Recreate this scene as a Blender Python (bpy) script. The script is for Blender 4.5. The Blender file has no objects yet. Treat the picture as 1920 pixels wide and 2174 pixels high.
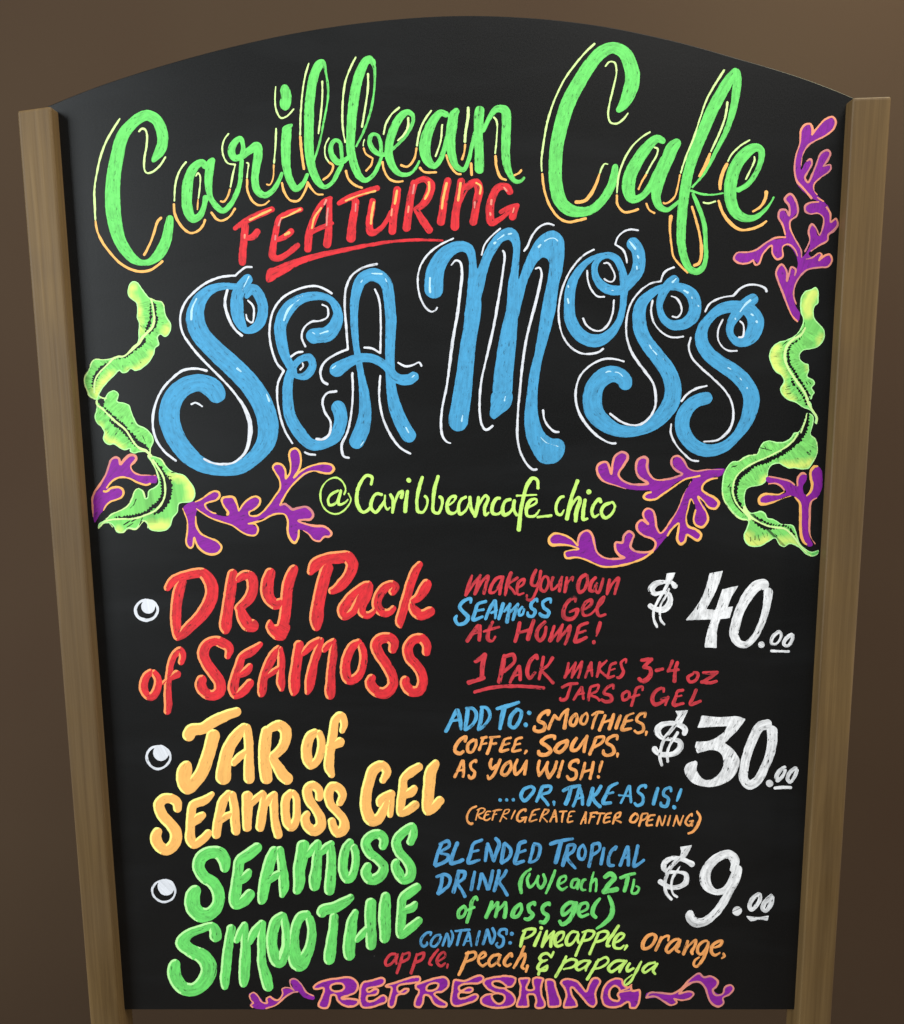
import bpy, bmesh, math, random
import numpy as np
from mathutils import Matrix, Vector

# ------------------------------------------------------------------ camera, world, lights
scene = bpy.context.scene
COL = bpy.context.collection
W, H = 1920.0, 2174.0            # the photograph's frame
FPX = 1690.0                     # focal length in those pixels
down = np.array([117.0, 11987.0, FPX]); down /= np.linalg.norm(down)
hor = np.array([1.0, -0.0087, -0.008]); hor -= hor.dot(down) * down; hor /= np.linalg.norm(hor)
nrm = np.cross(hor, down)        # away from the camera, in camera axes (x right, y down, z ahead)
# camera axes to world: hor -> +X, down -> -Z, nrm -> +Y
A = np.array([hor, nrm, -down])
dist = 0.66
CEN = np.array([0.0, 0.0, 1.45])                     # where the view axis meets the panel
fwd = A @ np.array([0, 0, 1.0])
CAM = CEN - fwd * dist
cx, cy, cz = A @ np.array([1.0, 0, 0]), A @ np.array([0, -1.0, 0]), A @ np.array([0, 0, -1.0])
cam_d = bpy.data.cameras.new('camera'); cam = bpy.data.objects.new('camera', cam_d); COL.objects.link(cam)
cam.matrix_world = Matrix(((cx[0], cy[0], cz[0], CAM[0]), (cx[1], cy[1], cz[1], CAM[1]), (cx[2], cy[2], cz[2], CAM[2]), (0, 0, 0, 1)))
cam_d.sensor_fit = 'VERTICAL'; cam_d.sensor_height = 36.0; cam_d.lens = 36.0 * FPX / H
cam_d.clip_start = 0.01; cam_d.clip_end = 200
scene.camera = cam

world = bpy.data.worlds.new('World'); scene.world = world; world.use_nodes = True
bg = world.node_tree.nodes['Background']
bg.inputs['Color'].default_value = (0.92, 0.96, 1.0, 1); bg.inputs['Strength'].default_value = 0.13

def area(name, loc, target, size, power, color):
    d = bpy.data.lights.new(name, 'AREA'); d.shape = 'RECTANGLE'; d.size, d.size_y = size; d.energy = power; d.color = color
    o = bpy.data.objects.new(name, d); COL.objects.link(o); o.location = loc
    o.rotation_euler = (Vector(target) - Vector(loc)).to_track_quat('-Z', 'Y').to_euler()
    return o
area('window_light', (-1.9, -1.45, 2.0), (0, 0.1, 1.45), (1.0, 1.7), 74, (0.90, 0.97, 1.0))
area('overhead_fill', (0.9, -0.72, 3.5), (0, 0, 1.3), (1.6, 0.8), 86, (1.0, 0.97, 0.92))  # added soft fill from above, evens the light across the lettering
area('wall_patch_fill', (0.75, 0.25, 2.45), (0.55, 0.6, 2.08), (0.3, 0.2), 2.4, (1.0, 0.98, 0.55))  # added lamp, makes the lighter olive patch at the wall's upper right
area('wall_side_fill', (-1.8, -0.3, 0.95), (-0.8, 0.6, 1.0), (0.5, 0.9), 7, (1.0, 0.93, 0.84))  # added fill out of frame, brightens the wall low on the left

area('wall_side_fill', (1.75, -0.35, 1.25), (0.75, 0.6, 1.15), (0.5, 0.9), 15, (1.0, 0.93, 0.84))  # added fill out of frame, lifts the wall in the sign's shadow

scene.view_settings.view_transform = 'Standard'; scene.view_settings.look = 'None'
scene.view_settings.exposure = 0.0; scene.view_settings.gamma = 1.0
scene.cycles.use_denoising = True

# ------------------------------------------------------------------ helpers
def px(p, y=0.0):
    """photo pixels (N,2) -> points of the plane at depth y (world Y)"""
    p = np.atleast_2d(np.asarray(p, float))
    r = np.stack([p[:, 0] - W / 2, p[:, 1] - H / 2, np.full(len(p), FPX)], 1) @ A.T
    t = (y - CAM[1]) / r[:, 1]
    return CAM + r * t[:, None]

def lin(c):
    return tuple(((v / 255) / 12.92 if v <= 10 else ((v / 255 + 0.055) / 1.055) ** 2.4) for v in c)

def new_mat(name):
    m = bpy.data.materials.new(name); m.use_nodes = True
    nt = m.node_tree; return m, nt, nt.nodes['Principled BSDF']

def N(nt, kind, **kw):
    n = nt.nodes.new(kind)
    for k, v in kw.items():
        if k in n.inputs: n.inputs[k].default_value = v
        else: setattr(n, k, v)
    return n

def ramp(nt, src, a, b, ca=(0, 0, 0, 1), cb=(1, 1, 1, 1)):
    r = nt.nodes.new('ShaderNodeValToRGB'); nt.links.new(src, r.inputs[0])
    r.color_ramp.elements[0].position = a; r.color_ramp.elements[1].position = b
    r.color_ramp.elements[0].color = ca; r.color_ramp.elements[1].color = cb
    return r.outputs[0]

def mix(nt, f, a, b, mode='MIX'):
    m = nt.nodes.new('ShaderNodeMix'); m.data_type = 'RGBA'; m.blend_type = mode
    for s, v in ((m.inputs['Factor'], f), (m.inputs[6], a), (m.inputs[7], b)):
        if hasattr(v, 'links'): nt.links.new(v, s)
        else: s.default_value = v if not isinstance(v, tuple) else (*v[:3], 1)
    return m.outputs[2]

def link(name, me, mat, parent=None):
    me.name = name
    o = bpy.data.objects.new(name, me); COL.objects.link(o)
    if mat: me.materials.append(mat)
    if parent: o.parent = parent
    return o

def box_mesh(corners_front, depth_vec, bevel=0.0, segs=3):
    """corners_front: 4 points; extruded by depth_vec"""
    bm = bmesh.new()
    f = [bm.verts.new(c) for c in corners_front]
    b = [bm.verts.new(Vector(c) + Vector(depth_vec)) for c in corners_front]
    n = len(f)
    bm.faces.new(f); bm.faces.new(b[::-1])
    for i in range(n):
        bm.faces.new((f[i], b[i], b[(i + 1) % n], f[(i + 1) % n]))
    bmesh.ops.recalc_face_normals(bm, faces=bm.faces)
    if bevel:
        bmesh.ops.bevel(bm, geom=list(bm.edges), offset=bevel, segments=segs, affect='EDGES', profile=0.6)
    me = bpy.data.meshes.new('m'); bm.to_mesh(me); bm.free()
    return me

# ------------------------------------------------------------------ materials
# brown plaster wall
wall_m, nt, bs = new_mat('brown_wall_paint')
tc = N(nt, 'ShaderNodeTexCoord'); n1 = N(nt, 'ShaderNodeTexNoise', Scale=1.7, Detail=2.0)
nt.links.new(tc.outputs['Object'], n1.inputs['Vector'])
c1 = mix(nt, ramp(nt, n1.outputs[0], 0.35, 0.65), (0.044, 0.0260, 0.0150), (0.050, 0.0315, 0.0178))
nt.links.new(c1, bs.inputs['Base Color']); bs.inputs['Roughness'].default_value = 0.9
bs.inputs['Specular IOR Level'].default_value = 0.15
n2 = N(nt, 'ShaderNodeTexNoise', Scale=240.0, Detail=3.0); nt.links.new(tc.outputs['Object'], n2.inputs['Vector'])
bp = N(nt, 'ShaderNodeBump', Strength=0.08, Distance=0.001); nt.links.new(n2.outputs[0], bp.inputs['Height'])
nt.links.new(bp.outputs[0], bs.inputs['Normal'])

# blackboard panel
panel_m, nt, bs = new_mat('blackboard_paint')
tc = N(nt, 'ShaderNodeTexCoord')
n1 = N(nt, 'ShaderNodeTexNoise', Scale=9.0, Detail=4.0, Roughness=0.6); nt.links.new(tc.outputs['Object'], n1.inputs['Vector'])
c1 = mix(nt, ramp(nt, n1.outputs[0], 0.3, 0.75), (0.0020, 0.0023, 0.0023), (0.0042, 0.0041, 0.0039))
n4 = N(nt, 'ShaderNodeTexNoise', Scale=1100.0, Detail=1.0); nt.links.new(tc.outputs['Object'], n4.inputs['Vector'])
c2 = mix(nt, ramp(nt, n4.outputs[0], 0.35, 0.7), c1, (0.0085, 0.0085, 0.0085))
# scattered pale dust specks
vo = N(nt, 'ShaderNodeTexVoronoi', Scale=28.0); nt.links.new(tc.outputs['Object'], vo.inputs['Vector'])
sp = ramp(nt, vo.outputs['Distance'], 0.016, 0.024, (1, 1, 1, 1), (0, 0, 0, 1))
vc = N(nt, 'ShaderNodeSeparateColor'); nt.links.new(vo.outputs['Color'], vc.inputs[0])
keep = ramp(nt, vc.outputs[0], 0.80, 0.97)
c3 = mix(nt, mix(nt, 1.0, sp, keep, 'MULTIPLY'), c2, (0.09, 0.09, 0.09))
# faint wiped smears
mpw = N(nt, 'ShaderNodeMapping', Scale=(3.0, 3.0, 11.0)); mpw.inputs['Rotation'].default_value = (0, 0.5, 0)
nt.links.new(tc.outputs['Object'], mpw.inputs['Vector'])
nw = N(nt, 'ShaderNodeTexNoise', Scale=1.0, Detail=6.0, Roughness=0.62, Distortion=0.8); nt.links.new(mpw.outputs[0], nw.inputs['Vector'])
c3 = mix(nt, ramp(nt, nw.outputs[0], 0.46, 0.78), c3, (0.0095, 0.0100, 0.0105))
nt.links.new(ramp(nt, nw.outputs[0], 0.3, 0.7, (0.415, 0.415, 0.415, 1), (0.44, 0.44, 0.44, 1)), bs.inputs['Roughness'])
nt.links.new(c3, bs.inputs['Base Color'])
bs.inputs['Roughness'].default_value = 0.42; bs.inputs['Specular IOR Level'].default_value = 0.24
n2 = N(nt, 'ShaderNodeTexNoise', Scale=420.0, Detail=2.0); nt.links.new(tc.outputs['Object'], n2.inputs['Vector'])
bp = N(nt, 'ShaderNodeBump', Strength=0.10, Distance=0.0004); nt.links.new(n2.outputs[0], bp.inputs['Height'])
nt.links.new(bp.outputs[0], bs.inputs['Normal'])

# varnished wood of the posts, vertical grain
wood_m, nt, bs = new_mat('varnished_wood')
tc = N(nt, 'ShaderNodeTexCoord'); mp = N(nt, 'ShaderNodeMapping', Scale=(55.0, 55.0, 2.2)); nt.links.new(tc.outputs['Object'], mp.inputs['Vector'])
n1 = N(nt, 'ShaderNodeTexNoise', Scale=1.0, Detail=6.0, Roughness=0.62, Distortion=0.6); nt.links.new(mp.outputs[0], n1.inputs['Vector'])
n2 = N(nt, 'ShaderNodeTexNoise', Scale=11.0, Detail=3.0); nt.links.new(tc.outputs['Object'], n2.inputs['Vector'])
mp3 = N(nt, 'ShaderNodeMapping', Scale=(420.0, 420.0, 9.0)); nt.links.new(tc.outputs['Object'], mp3.inputs['Vector'])
n3 = N(nt, 'ShaderNodeTexNoise', Scale=1.0, Detail=3.0); nt.links.new(mp3.outputs[0], n3.inputs['Vector'])
c1 = mix(nt, ramp(nt, n1.outputs[0], 0.28, 0.72), (0.078, 0.045, 0.015), (0.190, 0.120, 0.046))
c2 = mix(nt, ramp(nt, n2.outputs[0], 0.35, 0.75), c1, (0.120, 0.076, 0.034))
c3 = mix(nt, 0.55, c2, ramp(nt, n3.outputs[0], 0.3, 0.8, (0.55, 0.5, 0.45, 1), (1, 1, 1, 1)), 'MULTIPLY')
# a few dark scratches across the face
mp4 = N(nt, 'ShaderNodeMapping', Scale=(3.0, 3.0, 26.0)); nt.links.new(tc.outputs['Object'], mp4.inputs['Vector'])
n5 = N(nt, 'ShaderNodeTexNoise', Scale=1.0, Detail=5.0, Roughness=0.7); nt.links.new(mp4.outputs[0], n5.inputs['Vector'])
c4 = mix(nt, ramp(nt, n5.outputs[0], 0.72, 0.80), c3, (0.08, 0.05, 0.03))
nt.links.new(c4, bs.inputs['Base Color']); bs.inputs['Roughness'].default_value = 0.55
bs.inputs['Specular IOR Level'].default_value = 0.22
bp = N(nt, 'ShaderNodeBump', Strength=0.25, Distance=0.0006); nt.links.new(n3.outputs[0], bp.inputs['Height'])
nt.links.new(bp.outputs[0], bs.inputs['Normal'])

# paint marker: colour and opacity from the stroke, streaks run along it
paint_m, nt, bs = new_mat('paint_marker')
at = N(nt, 'ShaderNodeAttribute', attribute_name='ink'); st = N(nt, 'ShaderNodeAttribute', attribute_name='stroke')
ma = N(nt, 'ShaderNodeMapping', Scale=(0.02, 0.24, 1.0)); nt.links.new(st.outputs['Vector'], ma.inputs['Vector'])
na = N(nt, 'ShaderNodeTexNoise', Scale=1.0, Detail=3.0, Roughness=0.6); nt.links.new(ma.outputs[0], na.inputs['Vector'])
mb = N(nt, 'ShaderNodeMapping', Scale=(0.055, 0.10, 1.0)); nt.links.new(st.outputs['Vector'], mb.inputs['Vector'])
nb = N(nt, 'ShaderNodeTexNoise', Scale=1.0, Detail=4.0, Roughness=0.65); nt.links.new(mb.outputs[0], nb.inputs['Vector'])
mc = N(nt, 'ShaderNodeMapping', Scale=(0.08, 0.3, 1.0)); nt.links.new(st.outputs['Vector'], mc.inputs['Vector'])
nc = N(nt, 'ShaderNodeTexNoise', Scale=1.0, Detail=2.0); nt.links.new(mc.outputs[0], nc.inputs['Vector'])
mt = lambda op, a, b: (lambda m: (setattr(m, 'operation', op), [nt.links.new(v, m.inputs[i]) if hasattr(v, 'links') else setattr(m.inputs[i], 'default_value', v) for i, v in enumerate((a, b))], m.outputs[0])[2])(nt.nodes.new('ShaderNodeMath'))
thin = mt('SUBTRACT', 1.0, at.outputs['Alpha'])
s1 = ramp(nt, na.outputs[0], 0.40, 0.66); s2 = ramp(nt, nb.outputs[0], 0.42, 0.72); s3 = ramp(nt, nc.outputs[0], 0.64, 0.70)
see = mt('ADD', mt('MULTIPLY', mt('ADD', mt('MULTIPLY', s1, 0.55), mt('MULTIPLY', s2, 0.75)), thin), mt('MULTIPLY', s3, mt('MULTIPLY', thin, 1.5)))
cc = mix(nt, see, at.outputs['Color'], (0.012, 0.012, 0.012))
nt.links.new(cc, bs.inputs['Base Color']); bs.inputs['Roughness'].default_value = 0.6
bs.inputs['Specular IOR Level'].default_value = 0.25

# ------------------------------------------------------------------ setting
def quad(name, pts, mat):
    me = bpy.data.meshes.new(name); me.from_pydata([tuple(p) for p in pts], [], [tuple(range(len(pts)))])
    o = link(name, me, mat); o['kind'] = 'structure'; return o
quad('wall', [(-4, 0.6, 0), (4, 0.6, 0), (4, 0.6, 4.2), (-4, 0.6, 4.2)], wall_m)
floor_m, nt, bs = new_mat('brown_floor')
tc = N(nt, 'ShaderNodeTexCoord'); n1 = N(nt, 'ShaderNodeTexNoise', Scale=14.0, Detail=5.0); nt.links.new(tc.outputs['Object'], n1.inputs['Vector'])
nt.links.new(mix(nt, n1.outputs[0], (0.085, 0.055, 0.036), (0.11, 0.075, 0.05)), bs.inputs['Base Color']); bs.inputs['Roughness'].default_value = 0.7
quad('floor', [(-4, -3, 0), (4, -3, 0), (4, 0.6, 0), (-4, 0.6, 0)], floor_m)

# ------------------------------------------------------------------ the sign
sign = bpy.data.objects.new('chalkboard_sign', None); COL.objects.link(sign)
sign['label'] = 'arched blackboard menu sign with hand lettered neon paint between two brown wooden posts'
sign['category'] = 'menu sign'

PROUD = 0.011                     # the posts stand this far in front of the panel
arch = [(96, 228), (112, 221), (200, 186), (305, 151), (400, 123), (500, 97), (620, 71), (760, 49), (900, 36), (1010, 33),
        (1130, 38), (1220, 47), (1301, 59), (1420, 84), (1490, 102), (1560, 122), (1630, 142), (1697, 163), (1760, 186), (1811, 207), (1830, 215)]
def crom(P, n=6, closed=False):
    P = [np.asarray(p, float) for p in P]; out = []
    m = len(P)
    if m < 3 and not closed:
        return np.array([P[0] + (P[-1] - P[0]) * t for t in np.linspace(0, 1, n + 1)])
    rng = range(m) if closed else range(m - 1)
    for i in rng:
        p1, p2 = P[i], P[(i + 1) % m]
        p0 = P[i - 1] if (closed or i > 0) else 2 * p1 - p2
        p3 = P[(i + 2) % m] if (closed or i + 2 < m) else 2 * p2 - p1
        d = lambda a, b: max(np.linalg.norm((b - a)[:2]), 1e-6) ** 0.5
        t0 = 0; t1 = d(p0, p1); t2 = t1 + d(p1, p2); t3 = t2 + d(p2, p3)
        for s in range(n):
            t = t1 + (t2 - t1) * s / n
            a1 = (t1 - t) / (t1 - t0) * p0 + (t - t0) / (t1 - t0) * p1
            a2 = (t2 - t) / (t2 - t1) * p1 + (t - t1) / (t2 - t1) * p2
            a3 = (t3 - t) / (t3 - t2) * p2 + (t - t2) / (t3 - t2) * p3
            b1 = (t2 - t) / (t2 - t0) * a1 + (t - t0) / (t2 - t0) * a2
            b2 = (t3 - t) / (t3 - t1) * a2 + (t - t1) / (t3 - t1) * a3
            out.append((t2 - t) / (t2 - t1) * b1 + (t - t1) / (t2 - t1) * b2)
    if not closed: out.append(P[-1])
    return np.array(out)

top = px(crom(arch, 4))
bl, br = px([(248, 2144)])[0], px([(1706, 2144)])[0]
ring = [tuple(bl), tuple(br)] + [tuple(p) for p in top[::-1]]
me = box_mesh(ring, (0, 0.006, 0), 0.0006, 1)
link('panel', me, panel_m, sign)

def post(tl, tr, bl_, br_, name, label=None):
    y = -PROUD
    c = [px([p], y)[0] for p in (tl, tr, br_, bl_)]
    # carry the side edges on down to the floor
    for i, j in ((2, 1), (3, 0)):
        d = c[i] - c[j]; c[i] = c[j] + d * (c[j][2] / -d[2])
    o = link(name, box_mesh([tuple(v) for v in c], (0, 0.027, 0), 0.0022, 3), wood_m, sign)
    for p in o.data.polygons: p.use_smooth = False
    if label: o['label'] = label
    return o
post((36, 235), (108, 225), (192, 2174), (255, 2174), 'post', 'left brown wooden post')
post((1812, 207), (1894, 204), (1697, 2174), (1765, 2174), 'post', 'right brown wooden post')

# ------------------------------------------------------------------ lettering engine
INK = {  # what the marker looks like, sRGB, opacity
 'G': ((114, 228, 110), .64), 'P': ((216, 248, 160), .95), 'O': ((255, 190, 104), .86), 'R': ((234, 50, 58), .56), 'B': ((76, 164, 212), .70),
 'W': ((230, 233, 240), .78), 'w': ((184, 228, 248), .90), 'V': ((142, 34, 160), .72), 'K': ((250, 160, 122), .90), 'Q': ((206, 250, 122), .78),
 'q': ((190, 255, 165), .95), 'r': ((216, 62, 72), .50), 'b': ((92, 178, 226), .62), 'c': ((88, 164, 216), .60), 'o': ((254, 172, 98), .64),
 'g': ((118, 226, 116), .62), 'y': ((255, 250, 140), .95), 'T': ((230, 250, 126), .9), 'k': ((214, 134, 132), .85), 'Z': ((252, 253, 255), .52), 'L': ((138, 234, 116), .72), 'u': ((255, 158, 96), .95)}
GAIN = 0.93
INKL = {k: np.array([*(min(0.93, v * GAIN) for v in lin(c)), a]) for k, (c, a) in INK.items()}
rs = np.random.RandomState(7)
NZ = rs.rand(2, 256, 256) - 0.5
def vnoise(x, y, s, k=0):
    u, v = x / s, y / s; i, j = np.floor(u).astype(int), np.floor(v).astype(int); f, g = u - i, v - j
    f = f * f * (3 - 2 * f); g = g * g * (3 - 2 * g); Z = NZ[k]
    a, b, c, d = Z[i % 256, j % 256], Z[(i + 1) % 256, j % 256], Z[i % 256, (j + 1) % 256], Z[(i + 1) % 256, (j + 1) % 256]
    return (a * (1 - f) + b * f) * (1 - g) + (c * (1 - f) + d * f) * g

def parse_pts(tok, T, w0):
    x0, y0, k = T; runs = [[]]; w = w0
    for t in tok:
        corner = 'c' in t; t = t.replace('c', ''); v = [float(a) for a in t.split(',')]
        if len(v) > 2: w = v[2]
        p = (x0 + v[0] / k, y0 + v[1] / k, w / k / 2)
        runs[-1].append(p)
        if corner: runs.append([p])
    return [r for r in runs if len(r) > 1] or runs[:1]

def stroke_curve(runs):
    parts = [crom(r, 5) for r in runs if len(r) > 1]
    return np.concatenate(parts) if parts else np.array([runs[0][0], runs[0][0]])

def d_stroke(C, X, Y, reach=6):
    """signed distance, length along, side offset, of points to a tapering stroke"""
    best = np.full(X.shape, 1e9); U = np.zeros(X.shape); V = np.zeros(X.shape); s = 0.0
    for (ax, ay, ar), (bx, by, br) in zip(C[:-1], C[1:]):
        dx, dy = bx - ax, by - ay; L = math.hypot(dx, dy)
        if L < 1e-5 and best.min() < 1e8: continue
        m = max(ar, br) + reach
        sel = (X > min(ax, bx) - m) & (X < max(ax, bx) + m) & (Y > min(ay, by) - m) & (Y < max(ay, by) + m)
        x, y = X[sel] - ax, Y[sel] - ay
        t = np.clip((x * dx + y * dy) / max(L * L, 1e-9), 0, 1)
        d = np.hypot(x - t * dx, y - t * dy) - (ar + (br - ar) * t)
        bt = best[sel]; k = d < bt
        bt[k] = d[k]; best[sel] = bt
        u = U[sel]; v = V[sel]; u[k] = s + t[k] * L; v[k] = ((x * dy - y * dx) / max(L, 1e-6))[k]; U[sel] = u; V[sel] = v
        s += L
    return best, U, V

def d_poly(C, X, Y):
    inside = np.zeros(X.shape, bool); best = np.full(X.shape, 1e9)
    n = len(C)
    for i in range(n):
        ax, ay = C[i][:2]; bx, by = C[(i + 1) % n][:2]
        dx, dy = bx - ax, by - ay; L2 = dx * dx + dy * dy
        if L2 < 1e-9: continue
        x, y = X - ax, Y - ay
        t = np.clip((x * dx + y * dy) / L2, 0, 1); best = np.minimum(best, (x - t * dx) ** 2 + (y - t * dy) ** 2)
        c = ((ay > Y) != (by > Y)) & (X < dx * (Y - ay) / (dy if abs(dy) > 1e-9 else 1e-9) + ax)
        inside ^= c
    best = np.sqrt(best)
    return np.where(inside, -best, best)

TABLE = {1: [[0, 'a', 'd']], 2: [[1, 'b', 'a']], 3: [[0, 1, 'b', 'd']], 4: [[2, 'c', 'b']], 5: [[0, 'a', 'd'], [2, 'c', 'b']],
         6: [[1, 2, 'c', 'a']], 7: [[0, 1, 2, 'c', 'd']], 8: [[3, 'd', 'c']], 9: [[0, 'a', 'c', 3]], 10: [[1, 'b', 'a'], [3, 'd', 'c']],
         11: [[0, 1, 'b', 'c', 3]], 12: [[2, 3, 'd', 'b']], 13: [[0, 'a', 'b', 2, 3]], 14: [[1, 2, 3, 'd', 'a']], 15: [[0, 1, 2, 3]]}
class Sheet:
    """collects contoured paint into one mesh"""
    def __init__(self): self.v = []; self.f = []; self.ink = []; self.st = []; self.n = 0
    def add(self, X, Y, D, ink, st, base, thick):
        ny, nx = D.shape; ins = D < 0
        lvl = lambda d: base + thick * np.clip(-d / 2.2, 0, 1) ** 0.6
        P = []; K = []; S = []; Hh = []
        idx = -np.ones(D.shape, int); idx[ins] = np.arange(ins.sum())
        P.append(np.stack([X[ins], Y[ins]], 1)); K.append(ink[ins]); S.append(st[ins]); Hh.append(lvl(D[ins]))
        cnt = int(ins.sum())
        def cross(a, b):
            nonlocal cnt
            (ya, xa), (yb, xb) = a, b
            da, db = D[ya, xa], D[yb, xb]; m = (da < 0) != (db < 0)
            t = np.where(m, da / np.where(m, da - db, 1), 0)[m][:, None]
            pa = np.stack([X[ya, xa][m], Y[ya, xa][m]], 1); pb = np.stack([X[yb, xb][m], Y[yb, xb][m]], 1)
            P.append(pa + (pb - pa) * t)
            w = (da[m] < 0)[:, None]
            K.append(np.where(w, ink[ya, xa][m], ink[yb, xb][m])); S.append(np.where(w, st[ya, xa][m], st[yb, xb][m]))
            Hh.append(np.full(len(t), base))
            out = -np.ones(m.shape, int); out[m] = cnt + np.arange(len(t)); cnt += len(t)
            return out
        s = np.s_
        Hx = cross((s[:], s[:-1]), (s[:], s[1:]))
        Vy = cross((s[:-1], s[:]), (s[1:], s[:]))
        code = ins[:-1, :-1] * 1 + ins[:-1, 1:] * 2 + ins[1:, 1:] * 4 + ins[1:, :-1] * 8
        ref = {0: idx[:-1, :-1], 1: idx[:-1, 1:], 2: idx[1:, 1:], 3: idx[1:, :-1], 'a': Hx[:-1], 'b': Vy[:, 1:], 'c': Hx[1:], 'd': Vy[:, :-1]}
        for c, polys in TABLE.items():
            m = code == c
            if not m.any(): continue
            for poly in polys:
                self.f.append(np.stack([ref[k][m] for k in poly], 1)[:, ::-1] + self.n)
        self.v.append(np.concatenate([np.concatenate(P), np.concatenate(Hh)[:, None]], 1))
        self.ink.append(np.concatenate(K)); self.st.append(np.concatenate(S)); self.n += cnt
    def build(self, name, parent, label=None):
        if not self.n: return None
        V = np.concatenate(self.v); Q = px(V[:, :2]); Q[:, 1] -= V[:, 2]
        me = bpy.data.meshes.new(name)
        fl = np.concatenate([f.ravel() for f in self.f]); sz = np.concatenate([np.full(len(f), f.shape[1]) for f in self.f])
        me.vertices.add(len(Q)); me.vertices.foreach_set('co', Q.ravel())
        me.loops.add(len(fl)); me.loops.foreach_set('vertex_index', fl.astype(np.int32))
        me.polygons.add(len(sz)); me.polygons.foreach_set('loop_start', np.concatenate([[0], np.cumsum(sz)[:-1]]).astype(np.int32))
        me.update(calc_edges=True)
        a = me.attributes.new('ink', 'FLOAT_COLOR', 'POINT'); a.data.foreach_set('color', np.concatenate(self.ink).ravel())
        b = me.attributes.new('stroke', 'FLOAT_VECTOR', 'POINT'); b.data.foreach_set('vector', np.concatenate(self.st).ravel())
        me.polygons.foreach_set('use_smooth', np.ones(len(sz), bool))
        me.validate()
        o = link(name, me, paint_m, parent)
        if label: o['label'] = label
        return o

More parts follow.
